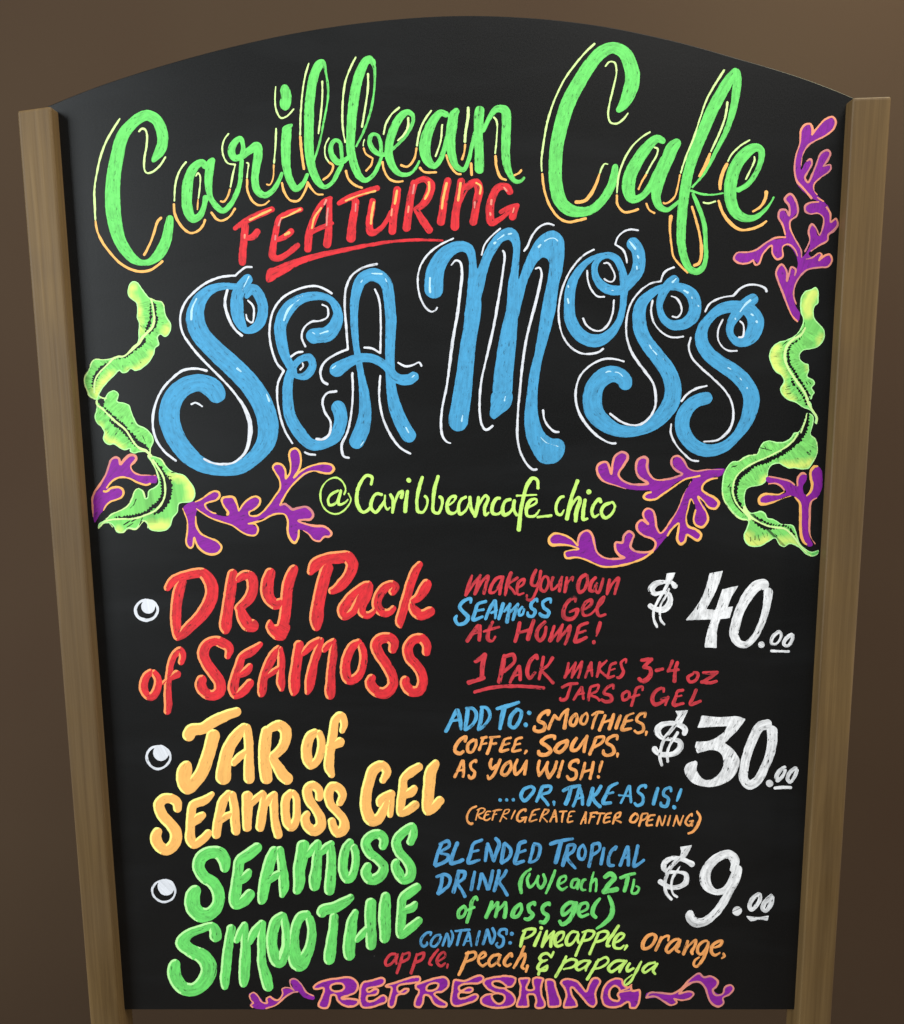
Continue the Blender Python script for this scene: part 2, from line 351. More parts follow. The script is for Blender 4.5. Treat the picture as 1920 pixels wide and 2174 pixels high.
TH = 0.00002
LIFT = 0
def paint_layer(items, rim, level, sheet, rib=None):
    """items: (kind, ink, runs, closed)"""
    curves = []
    for kind, ink, runs in items:
        if kind in 'fh':
            if len(runs) == 1: C = crom(runs[0], 5, True)
            else:                                    # has corners: close back to the first point
                runs = [list(r) for r in runs]
                if runs[-1][-1] != runs[0][0]: runs[-1].append(runs[0][0])
                C = np.concatenate([crom(r, 5) for r in runs if len(r) > 1])
        else:
            C = stroke_curve(runs)
            L = np.hypot(*np.diff(C[:, :2], axis=0).T).sum()
            for e in (0, -1):                        # the traced ends already lie near the tip of the mark
                r = C[e][2] * TRIM
                if L > 5 * C[e][2]:
                    q = C if e == 0 else C[::-1]
                    seg = np.hypot(*np.diff(q[:, :2], axis=0).T); cs = np.concatenate([[0], np.cumsum(seg)])
                    i = np.searchsorted(cs, r); t = (r - cs[i - 1]) / max(cs[i] - cs[i - 1], 1e-9) if i else 0
                    if i: q = np.concatenate([[q[i - 1] + (q[i] - q[i - 1]) * t], q[i:]])
                    C = q if e == 0 else q[::-1]
        curves.append((kind, ink, C))
    solid = [c for c in curves if c[0] in 'sf']
    if not solid: return
    allp = np.concatenate([np.concatenate([c[2][:, :2] - c[2][:, 2:3] * (c[0] == 's'), c[2][:, :2] + c[2][:, 2:3] * (c[0] == 's')]) for c in solid])
    lo, hi = allp.min(0) - 5, allp.max(0) + 5
    STEP = 0.8 if rim else 1.05 if hi[0] - lo[0] < 60 else 1.5
    X, Y = np.meshgrid(np.arange(lo[0], hi[0], STEP), np.arange(lo[1], hi[1], STEP))
    D = np.full(X.shape, 1e9); ink = np.zeros(X.shape + (4,)); st = np.zeros(X.shape + (3,))
    Dfull = None
    jit = 0.9 * vnoise(X, Y, 6.0) + 0.9 * vnoise(X, Y, 17.0, 1)
    for n, (kind, k, C) in enumerate(curves):
        if kind == 's': d, U, V = d_stroke(C, X, Y)
        elif kind == 'f':
            d = d_poly(C, X, Y)
            ev, ew = np.linalg.eigh(np.cov(C[:, :2].T)); a = math.atan2(ew[1, 1], ew[0, 1]); U, V = X * math.cos(a) + Y * math.sin(a), Y * math.cos(a) - X * math.sin(a)
        elif kind == 'h':
            D = np.maximum(D, -d_poly(C, X, Y)); continue
        elif kind == 'x':
            d, U, V = d_stroke(C, X, Y)
            tooth = np.abs(((U + 9 * vnoise(X, Y, 14.0)) / 7.0) % 1.0 - 0.5) * 2
            big = 1.0 if max(c[2] for c in C) > 2 else 0.0
            d = d + big * (3.4 * (tooth - 0.5) + 2.0 * vnoise(X, Y, 5.0))
            if Dfull is None: Dfull = D.copy()
            D = np.maximum(D, -d); continue
        elif kind == 't':
            d, U, V = d_stroke(C, X, Y); w = np.clip((6 - d) / 16 + 0.5 * vnoise(X, Y, 9.0), 0, 1)[..., None]
            ink = ink * (1 - w) + INKL['T'] * w; continue
        seed = rs.rand() * 50 + 3 * n
        near = d < 1.2 if n else np.ones(X.shape, bool)
        mine = (d < 0.3) | (d < D)
        if k == 'K': q = np.clip(0.5 + 1.5 * vnoise(X, Y, 45.0, 1), 0, 1)[..., None]; kk = INKL['K'] * (1 - q) + INKL['k'] * q
        else: kk = np.broadcast_to(INKL[k], X.shape + (4,))
        ink[mine] = kk[mine]; st[mine] = np.stack([U, V, np.full(X.shape, seed)], -1)[mine]
        D = np.minimum(D, d)
    D = D + jit - (0.9 if rim and rim[0] == 'd' else 0)
    if rib is not None:                              # a leaf: marker strokes run out from its midrib
        d, U, V = d_stroke(rib, X, Y, 90)
        st = np.stack([V, U * 1.25, np.full(X.shape, 3.0)], -1); ink[..., 3] -= 0.16
    if rim:
        mode, rk, rw = rim; rw *= 0.98
        gy, gx = np.gradient(D); g = np.hypot(gx, gy) + 1e-6
        face = (gx / g) * -0.93 + (gy / g) * -0.36
        w = rw * (1.0 if mode == 'a' else np.clip((face + 0.02) / 0.22, 0, 1))
        on = D > -w
        if mode == 'a': on = (D if Dfull is None else Dfull) > -rw
        ink[on] = INKL[rk]
    D[D == 0] = 1e-4
    global LIFT
    LIFT = (LIFT + 1) % 3                            # neighbours that touch never share a plane
    base = 0.00003 + level * (TH + 0.00006) + LIFT * 0.000017
    sheet.add(X, Y, D, ink, st, base, TH)

TRIM = 0.62
def build_lettering(text):
    T = (0, 0, 1); words = []; cur = None
    for line in text.strip().splitlines():
        tok = line.split()
        if not tok: continue
        h = tok[0]
        if h[0] == '@': T = (float(h[1:]), float(tok[1]), float(tok[2])); continue
        if h[0] == '#':
            lab = line[1:]; name = 'painted_word'
            if '|' in lab: lab, name = lab.split('|')
            cur = dict(name=name, label=lab, letters=[]); words.append(cur); continue
        if h[0] == '=': cur['letters'].append(dict(ch=h[1:], rim=None, layers=[[]])); continue
        L = cur['letters'][-1]
        if h == '/': L['layers'].append([]); continue
        if h in ('R', 'Ra') and len(tok[1]) == 1: L['rim'] = ('a' if h == 'Ra' else 'd', tok[1], float(tok[2])); continue
        if h == 'fX': L['layers'][-1].append(('h', 'X', parse_pts(tok[1:], T, 0))); continue
        if h[0] == 'f' and len(h) == 2: L['layers'][-1].append(('f', h[1], parse_pts(tok[1:], T, 0))); continue
        if h == 'X': L['layers'][-1].append(('x', 'X', parse_pts(tok[2:], T, float(tok[1])))); continue
        if h == 'y': L['layers'][-1].append(('t', 'y', parse_pts(tok[2:], T, float(tok[1])))); continue
        L['layers'][-1].append(('s', h[0], parse_pts(tok[1:], T, float(h[1:]))))
    for w in words:
        price = w['label'].startswith('price')
        if w['name'] == 'painted_line':
            sh = Sheet()
            for L in w['letters']:
                for i, it in enumerate(L['layers']): paint_layer(it, L['rim'], i, sh)
            sh.build(w['name'], sign, w['label']); continue
        over = Sheet()
        for L in w['letters']:
            for i, it in enumerate(L['layers'][1:]): paint_layer(it, None, i + 1, over)
        single = len(w['letters']) == 1
        if single:
            for L in w['letters']:
                paint_layer([(a, 'Z' if price and b == 'W' else b, c) for a, b, c in L['layers'][0]], L['rim'], 0, over)
            over.build(w['name'], sign, w['label']); continue
        if over.n: root = over.build(w['name'], sign, w['label'])
        else:
            root = bpy.data.objects.new(w['name'], None); COL.objects.link(root); root.parent = sign; root['label'] = w['label']
        sub = 'frond' if w['name'] == 'sea_plant' else 'letter'
        for L in w['letters']:
            rib = None
            if sub == 'frond':
                L['rim'] = ('a', 'q', 2.2); rib = stroke_curve(L['layers'][1][0][2])
            sh = Sheet(); paint_layer([(a, 'Z' if price and b == 'W' else b, c) for a, b, c in L['layers'][0]], L['rim'], 0, sh, rib)
            nm = 'underline' if L['ch'] == 'underline' else sub
            sh.build(nm, root)

LETTERING = '''
@180 200 3.61
#first heading word in lime green brush script
=C
G80 522,515,26 540,490,50 575,440,78 598,370,82 590,280,84 552,200,82 480,162,84 410,190,84 345,245,88 288,330,94 246,490,104 221,650,110 214,800,116 227,950,112 258,1090,98 320,1205,84 385,1270,64 450,1293,44 510,1280,54 575,1220,82 622,1125,82 645,1020,70 655,940,46
/
P15 272,185 215,275 165,365 125,470 95,600 75,740 78,860 83,965
O18 84,970 95,1040 135,1130 200,1220 280,1300 360,1345 440,1360 510,1345 570,1305 600,1278
P15 415,288 440,265 465,272 478,310 475,400 460,480 460,580 480,605 520,595 575,550 622,480
O18 590,945 560,975 530,1070 500,1150 455,1235
=a
G70 935,560,54 900,525,54 850,550,66 800,640,76 785,760,82 790,880,78 830,955,62 880,935,50 915,860,40 930,780,46
G68 985,500,34 965,530,62 955,600,62 950,700,56 965,790,40 1010,860,48 1060,895,40 1115,850,40 1160,770,36 1190,680,34 1200,560,34 1205,500,34
/
P13 780,518 745,560 715,620 695,700 688,820
O15 685,840,18 690,910 720,980 770,1040 820,1065 880,1040 910,1000 925,960
P12 852,630 870,605 885,625 885,700 872,800
O12 870,805 865,888
=r
G52 1205,480,34 1215,400,32 1195,340,38 1150,370,50 1125,440,56 1150,490,50 1200,480,48 1260,435,56 1320,400,70 1330,460,70 1315,560,62 1305,660,58 1325,740,58 1380,775,48 1440,740,42 1485,670,32 1515,600,26
/
P13 1105,300 1070,350 1055,420 1070,490 1100,530 1155,540c 1140,600 1118,715
O13 1115,725 1095,790 1065,825 1040,820
P12 1240,525 1255,530 1250,590 1245,645
O13 1245,650,15 1250,740 1280,810 1330,850 1380,845 1418,815
O14 970,905,16 1010,955 1050,970 1110,940 1155,875
=i
G72 1552,250,70 1545,340,72 1542,450,72 1548,560,64 1575,660,56 1620,725,50 1670,690,36 1710,610,26
G40 1592,232,10 1575,245,34 1555,260,54
fG 1505,20 1500,-30 1515,-70 1545,-75 1570,-50 1582,0 1585,50 1565,110 1535,124 1505,105 1498,60
/
P12 1465,-60 1460,20 1468,120 1505,182 1550,170 1605,112
P12 1468,262 1465,360 1452,530
O13 1450,540 1445,640 1420,695 1393,690
O14 1512,675,16 1530,750 1580,815 1640,815 1690,740 1710,675c 1735,720 1780,765 1830,770
@560 100 3.112
=b
G62 395,95,30 372,110,56 340,170,60 315,280,62 302,400,64 300,530,64 300,680,62 320,800,56 360,890,46 400,925,30 450,900,26 490,830,28 520,770,24
G34 395,95,30 412,170,16 425,260,14 425,340,13 400,480,13 370,630,13 335,750,13
G34 520,765,22 515,690,26 505,630,26 475,615,26 445,650,30 450,710,36 490,760,40 540,745,34 570,720,26
/
P12 300,105 275,190 255,320 245,450 242,580
O16 243,590,18 252,700 268,810
P12 388,225 388,330 380,430 362,575
P10 432,600 408,650 408,720 430,760
O13 432,762 458,780 455,810 430,850 392,878
=b
G66 715,80,52 680,90,56 640,160,64 610,270,66 590,400,64 578,540,60 575,680,58 600,780,54 630,850,48 670,880,34 720,850,26 760,780,24 780,720,20
G30 715,80,50 732,140,22 735,210,16 725,330,15 700,450,15 660,560,15 610,660,13
G28 775,705,26 775,640,24 750,580,24 715,580,26 700,625,30 725,680,34 770,710,28 815,710,22
/
P12 610,65 575,135 540,230 525,340 520,450 525,550 540,632
P13 690,175 690,270 675,380 650,530
P9 668,608 660,630 658,655
O13 660,665 675,705 722,735c 710,780 675,820
O14 543,815,16 560,870 600,910 655,932
=e
G42 835,690,18 900,630,20 950,570,20 985,500,20 985,450,26 950,430,38 905,460,50 860,540,56 830,640,54 830,730,52 860,800,44 905,840,32 960,840,26 1005,800,18 1030,750,14
/
P12 898,398 845,445 808,510 792,580
P12 955,465 955,520 930,575 885,620
O14 785,755,16 795,810 830,870 880,890 925,885
=a
G60 1215,450,40 1170,435,44 1120,490,60 1080,580,70 1065,680,74 1090,760,56 1130,785,40 1170,740,34 1200,650,32 1215,590,30
G60 1280,415,40 1255,450,60 1245,520,68 1235,620,64 1245,720,56 1275,790,40 1320,810,32 1350,760,26 1375,660,26 1395,560,20
/
P12 1110,418 1065,480 1030,560 1012,655
O15 1010,665 995,740 950,790 905,780
P12 1180,510 1170,620 1135,725
O15 1030,795 1060,825 1145,828
O14 1205,710 1230,780 1275,835 1305,840
=n
G68 1430,400,64 1420,500,64 1420,600,60 1425,720,60 1425,825,62
G62 1450,560,22 1490,470,30 1540,410,44 1595,420,62 1605,500,60 1600,620,60 1600,720,56 1615,810,44 1660,885,30 1700,885,22 1722,860,18
/
P13 1352,395,18 1350,470 1335,560 1330,630
O14 1332,640 1325,700 1310,745,18
O18 1370,765 1375,850
P12 1520,462 1540,490 1540,600 1530,705
O15 1532,715,17 1540,800 1570,865 1605,880
O14 1705,810 1690,830 1655,848
@1130 60 3.282
#second heading word in lime green brush script
=C
G100 600,575,36 640,530,70 680,440,96 700,350,104 685,260,100 640,170,90 560,135,80 480,170,86 400,260,92 330,370,98 260,500,100 210,650,98 175,800,94 162,950,92 165,1080,92 195,1200,92 260,1265,84 330,1280,68 400,1270,62 470,1220,60 530,1140,60 570,1040,56 580,955,42
/
P13 438,105 380,160 310,240 230,350 160,490 110,640 80,800 65,930 68,1000
O16 70,1010 80,1100 115,1220 185,1320 250,1350,18 320,1340 378,1325
P13 508,268 540,235 575,240 588,300 570,400 545,500 530,600 545,655 590,665 640,630 670,590
P10 530,948 505,945 485,975 472,1010
O22 470,1015,14 440,1100,22 400,1170,26 360,1205,22 300,1212,20
=a
G84 920,790,40 870,770,56 800,830,74 730,930,84 680,1040,90 675,1140,86 700,1190,60 760,1175,44 820,1110,50 870,1020,60 930,900,60
G80 1020,790,54 980,830,84 940,920,84 900,1020,80 870,1120,72 865,1190,62 890,1245,50 940,1265,32 1000,1225,24 1040,1190,16
/
P12 825,722 770,755 700,820 640,920 605,1020 590,1150
O16 590,1160 595,1230 640,1280 700,1275 742,1260
P12 850,830 875,840 870,880 830,950 795,1015
O14 795,1020 770,1060 740,1125
O15 795,1218 815,1265 855,1290
O16 1030,1020,12 1015,1100 990,1180 930,1222 912,1215
P13 1340,290 1270,400 1215,500 1170,630 1120,780 1070,900 1035,1010
=f
G76 1425,290,46 1380,350,70 1320,450,80 1250,580,84 1190,720,82 1130,870,76 1090,1000,72 1065,1130,70 1050,1250,68 1040,1380,64 1040,1500,62 1060,1600,54 1100,1680,48 1150,1695,46 1190,1665,38 1210,1600,30 1208,1480,28 1200,1370,30 1170,1270,30 1120,1150,22
G40 1425,290,46 1430,360,60 1420,460,58 1400,570,48 1350,720,36 1280,860,28 1200,1010,20 1115,1110,16
G14 1105,1130,20 1180,1155,14 1260,1160,12 1335,1148,14
/
P14 1362,512 1345,620 1310,720 1245,860
O20 1240,870,16 1215,940,26 1165,1035,18
O18 968,1305,26 960,1390,16 970,1500,16 985,1590 1030,1650 1085,1705,14
O16 1112,1240,16 1140,1330,16 1165,1430,16 1180,1540,20 1165,1635,20 1125,1655,18
=e
G72 1430,1130,34 1500,1090,34 1560,1010,36 1595,920,40 1595,850,50 1560,830,60 1490,870,78 1420,960,84 1385,1070,86 1380,1170,84 1410,1270,78 1470,1320,60 1550,1320,40 1620,1270,26 1660,1220,16 1685,1175,10
/
P12 1518,778 1450,820 1390,880 1362,930
O20 1360,940,20 1330,1000,26 1310,1080,24 1310,1125,20
P12 1548,892 1550,920 1520,990 1488,1055
P13 1190,1215 1230,1220 1280,1205
O18 1298,1200,16 1330,1290,20 1390,1365,22 1455,1405,20 1540,1395,18 1600,1370,18 1635,1342,16
O18 1632,1135,26 1625,1190,22 1590,1245,16 1535,1278,14
@480 370 2.820
#word "FEATURING" in bright red marker capitals
=F
R38 48,328,24 110,285,34 200,240,40 285,205,36
R42 118,300,40 108,390,44 100,470,44 98,540,46c
R38 110,385,20 160,375,40 195,335,40
/
O13 140,275 210,240 272,212
K10 113,360 112,385
=E
R40 455,210,30 380,230,34 320,265,36 300,340,38 285,420,40 280,490,44 310,505,36 370,475,34 435,420,34
R34 300,395,24 350,375,36 400,335,36
/
O13 328,262,9 350,258 448,210,14
K12 330,265 315,310
K11 298,365 295,395
O16 355,362 378,350
=A
R42 632,140,24 580,170,34 530,260,40 500,350,44 490,460,46c
R44 620,150,34 618,240,38 615,340,44 605,435,50c
R30 500,350,30 560,325,30 640,290,26
/
O12 572,200 530,260 515,325
K13 600,155 590,180
K11 612,200 605,260 603,310
=T
R38 670,178,24c 740,140,38 820,110,38 915,80,32
R46 780,150,44 768,230,46 755,310,50 748,400,56c
/
O13 715,160,9 800,125 898,100,14
K10 778,175 775,225
=U
R44 880,150,38 870,220,40 858,290,44 870,350,42 920,330,32 960,280,28 990,220,24
R48 1028,80,46 1018,160,46 1005,240,46 995,355,44c
/
O14 888,165 875,230 868,300
O14 1025,95 1010,180
K9 995,205 990,250
=R
R44 1130,40,44 1110,120,44 1095,220,44 1080,335,50c
R44 1135,45,34 1190,30,36 1225,60,50 1215,120,50 1180,180,44 1130,215,30
R44 1140,215,34 1175,270,44 1225,345,44
/
K12 1128,60 1118,120
K9 1095,190 1090,230
O13 1215,45 1215,100 1190,150
=I
R46 1332,25,44 1310,130,44 1285,300,48c
/
O14 1322,50 1300,150 1292,210
=N
R42 1410,30,44 1395,130,46 1375,240,48 1370,330,50c
R44 1395,180,24 1440,80,40 1500,50,50 1515,90,52 1500,180,46 1478,300,46c
/
O14 1405,50 1390,160
O12 1495,50 1525,70 1520,120
K10 1490,165 1488,205
=G
R44 1705,115,40 1680,75,44 1630,80,44 1590,150,46 1580,230,50 1590,290,44 1640,270,30 1700,220,26 1745,185,24c 1710,270,46c
R30 1640,230,26 1690,200,26 1750,180,20
/
K11 1665,80 1680,100
K12 1590,155 1588,180
K13 1582,232 1583,244
K9 1725,200 1718,230
=underline
fR 252,568c 300,565 300,625 246,645c
R60 285,596,66c 340,567,60 430,525,44 560,485,34 700,455,28 850,425,22 1000,402,18 1150,393,16 1300,396,12
@310 550 3.008
#word "SEA" in sky blue curled letters with white contour lines
=S
B80 640,245,26 685,190,60 745,285,64 735,390,66 690,445,54 640,455,40 600,400,70 582,310,84 592,210,78 660,115,64
B60 580,175,40 480,175,46 400,205,66 340,270,90 315,380,118 350,480,120 450,590,124 570,700,130 680,820,132 750,940,134 780,1050,132 770,1160,122 700,1260,96 600,1330,88 490,1345,78 370,1320,92 270,1250,114 190,1140,124 150,1020,132 170,900,128 240,820,118 340,790,110 430,830,126 465,890,104
/
W14 680,52 640,52 600,80 572,105c 480,115 390,150 310,210 250,280 220,370 235,470 300,570 390,670 490,770 570,860 630,950,22 665,1050,30 660,1160,26 630,1240,18 560,1300,14 480,1310,14 420,1300,12 368,1275
W15 392,715 330,700 240,710 160,770 95,850 55,950 45,1070 70,1160 120,1230 195,1290
W14 522,195,16 505,280,18 530,380,18 570,450,14 618,492
W12 650,262 685,300 690,360 680,405 650,390 640,352
W12 288,928 320,918 362,942
w9.6 325,250,8 295,320,12.8 290,390,14.4
w10.4 585,700,14.4 610,720,8
w8 770,860,4.8 790,910,16
w5.6 660,110 635,160 615,200
=E
B80 1105,500,90 1070,490,92 1160,480,96 1215,410,80 1225,340,60 1180,260,44 1090,235,52 980,260,66 900,330,84 860,420,78 865,520,72 890,620,60 935,700,50 960,745,30 1020,745,52 1065,680,50 1045,630,50 990,640,44 940,690,44 910,780,60 905,880,66 920,1000,74 980,1110,80 1060,1185,72 1140,1175,70 1210,1130,80 1245,1030,82 1230,950,90 1210,930,88
/
W14 1190,222 1140,190 1080,172 980,190 870,250 810,340 790,470 805,580 840,670 880,715c 845,790 840,900 860,1010 890,1100 938,1180
W12 1125,290 1160,310 1160,370 1110,395 1060,400 1010,440 995,500 1020,560
W13 1005,592 965,598 925,625
W12 1000,660 1005,685 985,708
W14 1220,845 1160,855 1130,900 1140,970 1180,1040 1170,1120 1130,1150 1085,1148
W12 1012,1232 1040,1245 1085,1250
w8.8 985,255,6.4 940,290,7.2 905,330,14.4 880,395,12.8
w8.8 1065,470 1080,478
w8.8 1110,478 1165,460
w5.6 965,245 1005,235
=A
B84 1335,1190,96 1380,1090,96 1400,980,80 1395,870,66 1375,740,44 1350,600,40 1335,480,46 1330,350,50 1340,230,62 1380,130,76 1460,100,84 1530,150,76 1555,260,70 1565,400,70 1560,550,62 1560,700,60 1570,840,66 1600,970,86 1650,1080,90 1695,1150,96
B80 1195,725,100 1260,680,80 1340,640,60 1430,630,56 1530,680,54 1600,760,64 1680,770,70 1725,740,62
/
W14 1480,32 1400,50 1320,100 1280,180 1270,300 1280,430 1290,575c 1210,610 1140,660 1115,720 1130,780 1162,800
W13 1462,190 1490,260 1500,400 1498,600c 1440,570 1392,565
W14 1318,725 1322,850 1310,1000 1285,1110 1250,1190 1265,1260 1300,1270
W14 1498,742 1490,880 1510,1000 1550,1100 1620,1200 1692,1245
W11 1608,660 1660,685 1710,675 1745,660 1762,685
w9.6 1440,92 1510,95
w7.2 1385,132 1372,150
w6.4 1215,680 1188,700
w8 1715,742 1700,755
w7.2 1660,1075 1680,1110
w7.2 1392,1165 1370,1195
w7.2 1530,125 1538,145
@860 470 3.785
#word "MOSS" in sky blue curled letters with white contour lines
=M
B130 235,590,152 233,500,152 248,390,142 300,290,124 370,225,100 450,200,86 515,225,76 541,300,60 548,400,70 553,520,96 550,700,128 523,900,122 507,1000,122 485,1200,134 460,1400,150 432,1580,156 425,1655,152
B80 572,680,40 585,560,84 600,470,92 622,400,80 665,280,76 712,195,80 770,125,82 845,98,96 888,150,72 897,220,56 893,300,54 883,400,62 870,520,84 870,620,94 860,720,98 842,850,122 822,1000,142 796,1200,152 780,1400,158
fB 703,1380c 690,1480 683,1560 712,1590 780,1545 842,1490 860,1380c
fB 908,485c 960,340 1010,230 1060,150 1130,90 1190,72 1240,95 1275,150 1282,220 1265,400 1235,520 1215,680 1180,830 1140,980 1100,1120 1080,1250 1065,1400 1070,1550 1110,1680 1180,1745 1240,1745 1280,1780 1280,1860 1230,1930 1150,1950 1080,1930 1020,1840 975,1730 960,1580 975,1430 1000,1230 1040,1070 1070,900 1095,730 1120,600 1150,450 1160,350 1145,305 1110,292 1060,330 1020,400 985,480 952,600 925,720 902,800c 880,640c
/
W15 393,135 290,185 190,260 120,370 103,480 120,600 165,690 210,725 245,715 262,690
W20 370,355,14 410,315,16 445,330,20 458,400,22 445,560,22 420,760,22 385,950,22 360,1150,22 335,1330,18 300,1500,18 290,1640,18 305,1730,18 335,1770,16 370,1783,12
W14 770,55 700,115 640,190 615,275
W16 785,232,16 800,260,16 785,420,20 750,640,20 710,860,20 660,1080,18 620,1250,18 602,1400 602,1540 620,1640 650,1675 685,1660 708,1640
W14 1200,32 1150,18 1080,45 1020,120 985,200 955,242
W16 1048,382,13 1080,372,15 1098,410,18 1080,530,22 1030,730,22 975,950,22 945,1150,20 925,1350,18 908,1550 905,1740 930,1860 980,1950 1030,1995 1062,1992
W15 1110,1515 1120,1590 1160,1655 1205,1690 1240,1692
w17.6 202,450,17.6 200,520,16 203,575,17.6
w16 720,175,20.8 735,165,6.4
w9.6 740,150 798,108
w9.6 832,102 855,98
w10.4 1075,205,19.2 1090,188,11.2
w9.6 1120,160 1165,138 1205,138 1230,160,12.8
w7.2 808,1405,6.4 800,1440,14.4
w8 465,1555,4.8 455,1610,16
w7.2 1090,1735,6.4 1140,1780 1190,1795 1235,1810,12.8
@1150 470 3.61
=O
B80 682,150,100 730,210,98 748,290,98 735,380,96 690,450,84 620,520,70 540,528,78 460,490,72 410,410,52 410,340,46 450,280,44 510,258,46 570,285,60 612,360,56 630,440,60 632,530,60 625,640,50 600,750,52 540,850,68 460,905,90 370,912,98 285,860,100 225,760,92 213,640,82 228,500,76 272,400,60 350,310,44 430,265,30 500,252,26
/
W14 405,215 330,255 240,350 175,470 140,600 132,740 160,870 220,960 300,1010 380,1015 440,1000 475,975
W14 350,375 355,450 385,530 430,575 485,578
W12 475,322 510,320 545,370 562,420 545,460 510,460 478,438
W15 555,600 545,700 510,790 450,838 390,830 340,790 318,740
W14 745,70 680,62 620,85 580,130 565,178c 620,215 645,260 655,322
w13.6 670,150,8 695,180,17.6 720,215,17.6
w11.2 735,262,12.8 742,278,16
w10.4 730,345,14.4 732,365,14.4
w7.2 480,515 500,520
w7.2 535,528 552,530
w7.2 205,495,11.2 206,505,11.2
w9.6 200,590,8 207,625,16
=S
B80 1035,435,80 960,500,74 915,590,60 905,660,48 930,740,56 1000,793,74 1090,785,84 1155,735,94 1178,650,96 1150,560,92 1080,510,70 980,500,52 900,518,58 810,580,72 762,640,88 747,740,102 765,850,108 820,950,112 900,1050,118 970,1150,122 1008,1260,126 998,1370,130 940,1470,120 840,1560,98 720,1605,84 600,1605,94 485,1550,124 405,1460,144 390,1340,148 425,1240,136 500,1178,130 580,1175,120 638,1220,112 642,1270,96
/
W14 1020,350 960,375 930,410 915,460c 840,475 760,530 690,620 655,730 650,860 670,950,18 695,1010,20 740,1080 800,1160 855,1240,18 875,1340,20 868,1430,16 820,1510 760,1555 680,1560 600,1530 522,1470
W15 635,1075 560,1055 480,1055 380,1100 300,1180 265,1280 265,1390,18 300,1490 370,1590 450,1660 530,1700 572,1702
W14 852,602 840,680 855,760 900,830 970,880 1030,890 1090,882
W13 992,572 1035,590 1070,650 1070,700 1040,735 1000,728
w11.2 825,945 845,980
w8.8 850,985 885,1022
w7.2 930,1050,11.2 945,1080,4.8
w8 490,1160,11.2 515,1150 535,1152
w9.6 560,1155 590,1160 625,1190
w13.6 1035,435,6.4 1005,465,19.2
w12 1090,528,11.2 1120,545,19.2
w7.2 1152,580,9.6 1155,590
w8.8 1200,645,12.8 1205,650,12.8
=S
B80 1640,580,84 1560,640,88 1490,720,84 1447,800,62 1450,870,56 1505,925,68 1580,905,100 1630,840,120 1640,755,124 1600,690,110 1540,660,90 1440,655,90 1350,685,78 1290,740,68 1235,820,84 1228,920,98 1275,1010,108 1370,1088,112 1480,1160,122 1560,1240,124 1608,1340,124 1600,1440,116 1555,1560,92 1480,1660,72 1400,1725,82 1280,1757,96 1170,1720,106 1100,1640,112 1078,1540,112 1108,1450,104 1180,1380,96 1290,1348,92
/
W15 1252,695 1290,630 1380,585 1470,570c 1530,510 1600,485 1680,495 1715,515 1725,540
W13 1390,750 1355,830 1355,910 1395,970 1440,992 1500,992
W14 1518,762 1545,790 1550,850 1540,885 1508,888
W15 1145,888 1128,960 1150,1040 1220,1120 1310,1200 1400,1290 1450,1370 1470,1460,18 1460,1550,18 1430,1610,20 1350,1675,16 1240,1688,16
W15 1270,1260 1190,1280 1120,1320 1070,1380
W14 995,1550 990,1620 1030,1710 1090,1780 1150,1830 1205,1838
w12 1605,600,17.6 1560,640,12.8 1520,695,9.6
w9.6 1608,712,12.8 1620,720,12.8
w10.4 1648,768,16 1650,772
w10.4 1485,745,14.4 1487,750
w7.2 1425,1120 1455,1135
w6.4 1520,1200 1535,1220
w10.4 1575,1275,11.2 1576,1280
@170 590 6.017
#sea plant with green and yellow frilled blade, at the left of the heading|sea_plant
=leaf
fL 640,70 690,40 740,60 790,130 840,200 900,260 960,285 1040,300 1075,350 1090,440 1120,520 1160,580 1165,650 1130,730 1080,755 1030,725 995,755 1010,850 965,900 945,980 900,1060 830,1130 760,1175 700,1185 650,1165 600,1210 540,1215 505,1185 440,1250 370,1320 300,1400 250,1480 235,1540 200,1555 140,1525 105,1470 70,1380 55,1290 90,1220 120,1150 160,1060 200,1035 290,1040 380,1030 480,1005 560,1000 640,930 710,860 750,780 748,700 755,580 725,510 730,430 725,330 690,295 630,250 605,180
y 110 660,120 660,230
y 80 730,300 760,420 755,560 770,700
y 110 1120,640 1100,690
y 90 940,960 860,1060 740,1150 600,1190
y 130 420,1210 310,1320 230,1420 210,1500
X 34 935,310 962,370 955,450 980,520 975,580 945,640 880,700
X 40 900,320,14 903,420,20 905,500,30 880,600,40 840,680,20
X 44 835,775,30 800,830,50 700,910,40 620,985,24 560,1018,12 420,1045,8
X 50 370,1085,16 290,1140,50 225,1220,60 180,1310,50 170,1410,26
/
P22 905,260 925,330 945,440 950,540,28 930,620,30 870,690,30 800,760,34 760,830,34 690,890,40 640,940,30 565,1000,22 490,1005,20 420,1035,24 385,1075,20 330,1130,18 260,1200,18 205,1280,20 185,1370,20 185,1470,20
P10 905,262 980,295 1045,305 1080,370
P12 380,1040 290,1045 190,1040 150,1080 115,1170 65,1260 60,1350 100,1450 115,1500 190,1550
@170 860 6.017
=leaf
fL 215,-80 240,-130 300,-60 360,-160 440,-190 500,-140 480,-50 570,-30 630,0 660,80 690,160 740,250 830,290 890,340 930,400 940,470 910,545 890,620 840,600 760,600 700,620 640,590 640,560 570,575 500,545 430,500 380,510 320,480 295,430 310,350 270,280 215,230 190,150 210,70 215,0
X 70 285,-80,110 270,-30,70 330,50,16 400,120,26 480,200,50 560,270,50 620,350,50 680,400,50 740,480,60 820,530,70 880,590,30
X 50 370,180,20 440,240,46 540,310,46 620,400,40 690,490,34 730,540,14
X 9 800,390 840,480
X 9 320,120 335,70
y 100 240,250 340,430 420,480 560,560
/
P26 215,-60,24 225,0,24 280,40,26 380,140,22 480,230,24 580,310,22 640,400,22 690,480,22 760,550,28 850,590,34 920,660,34
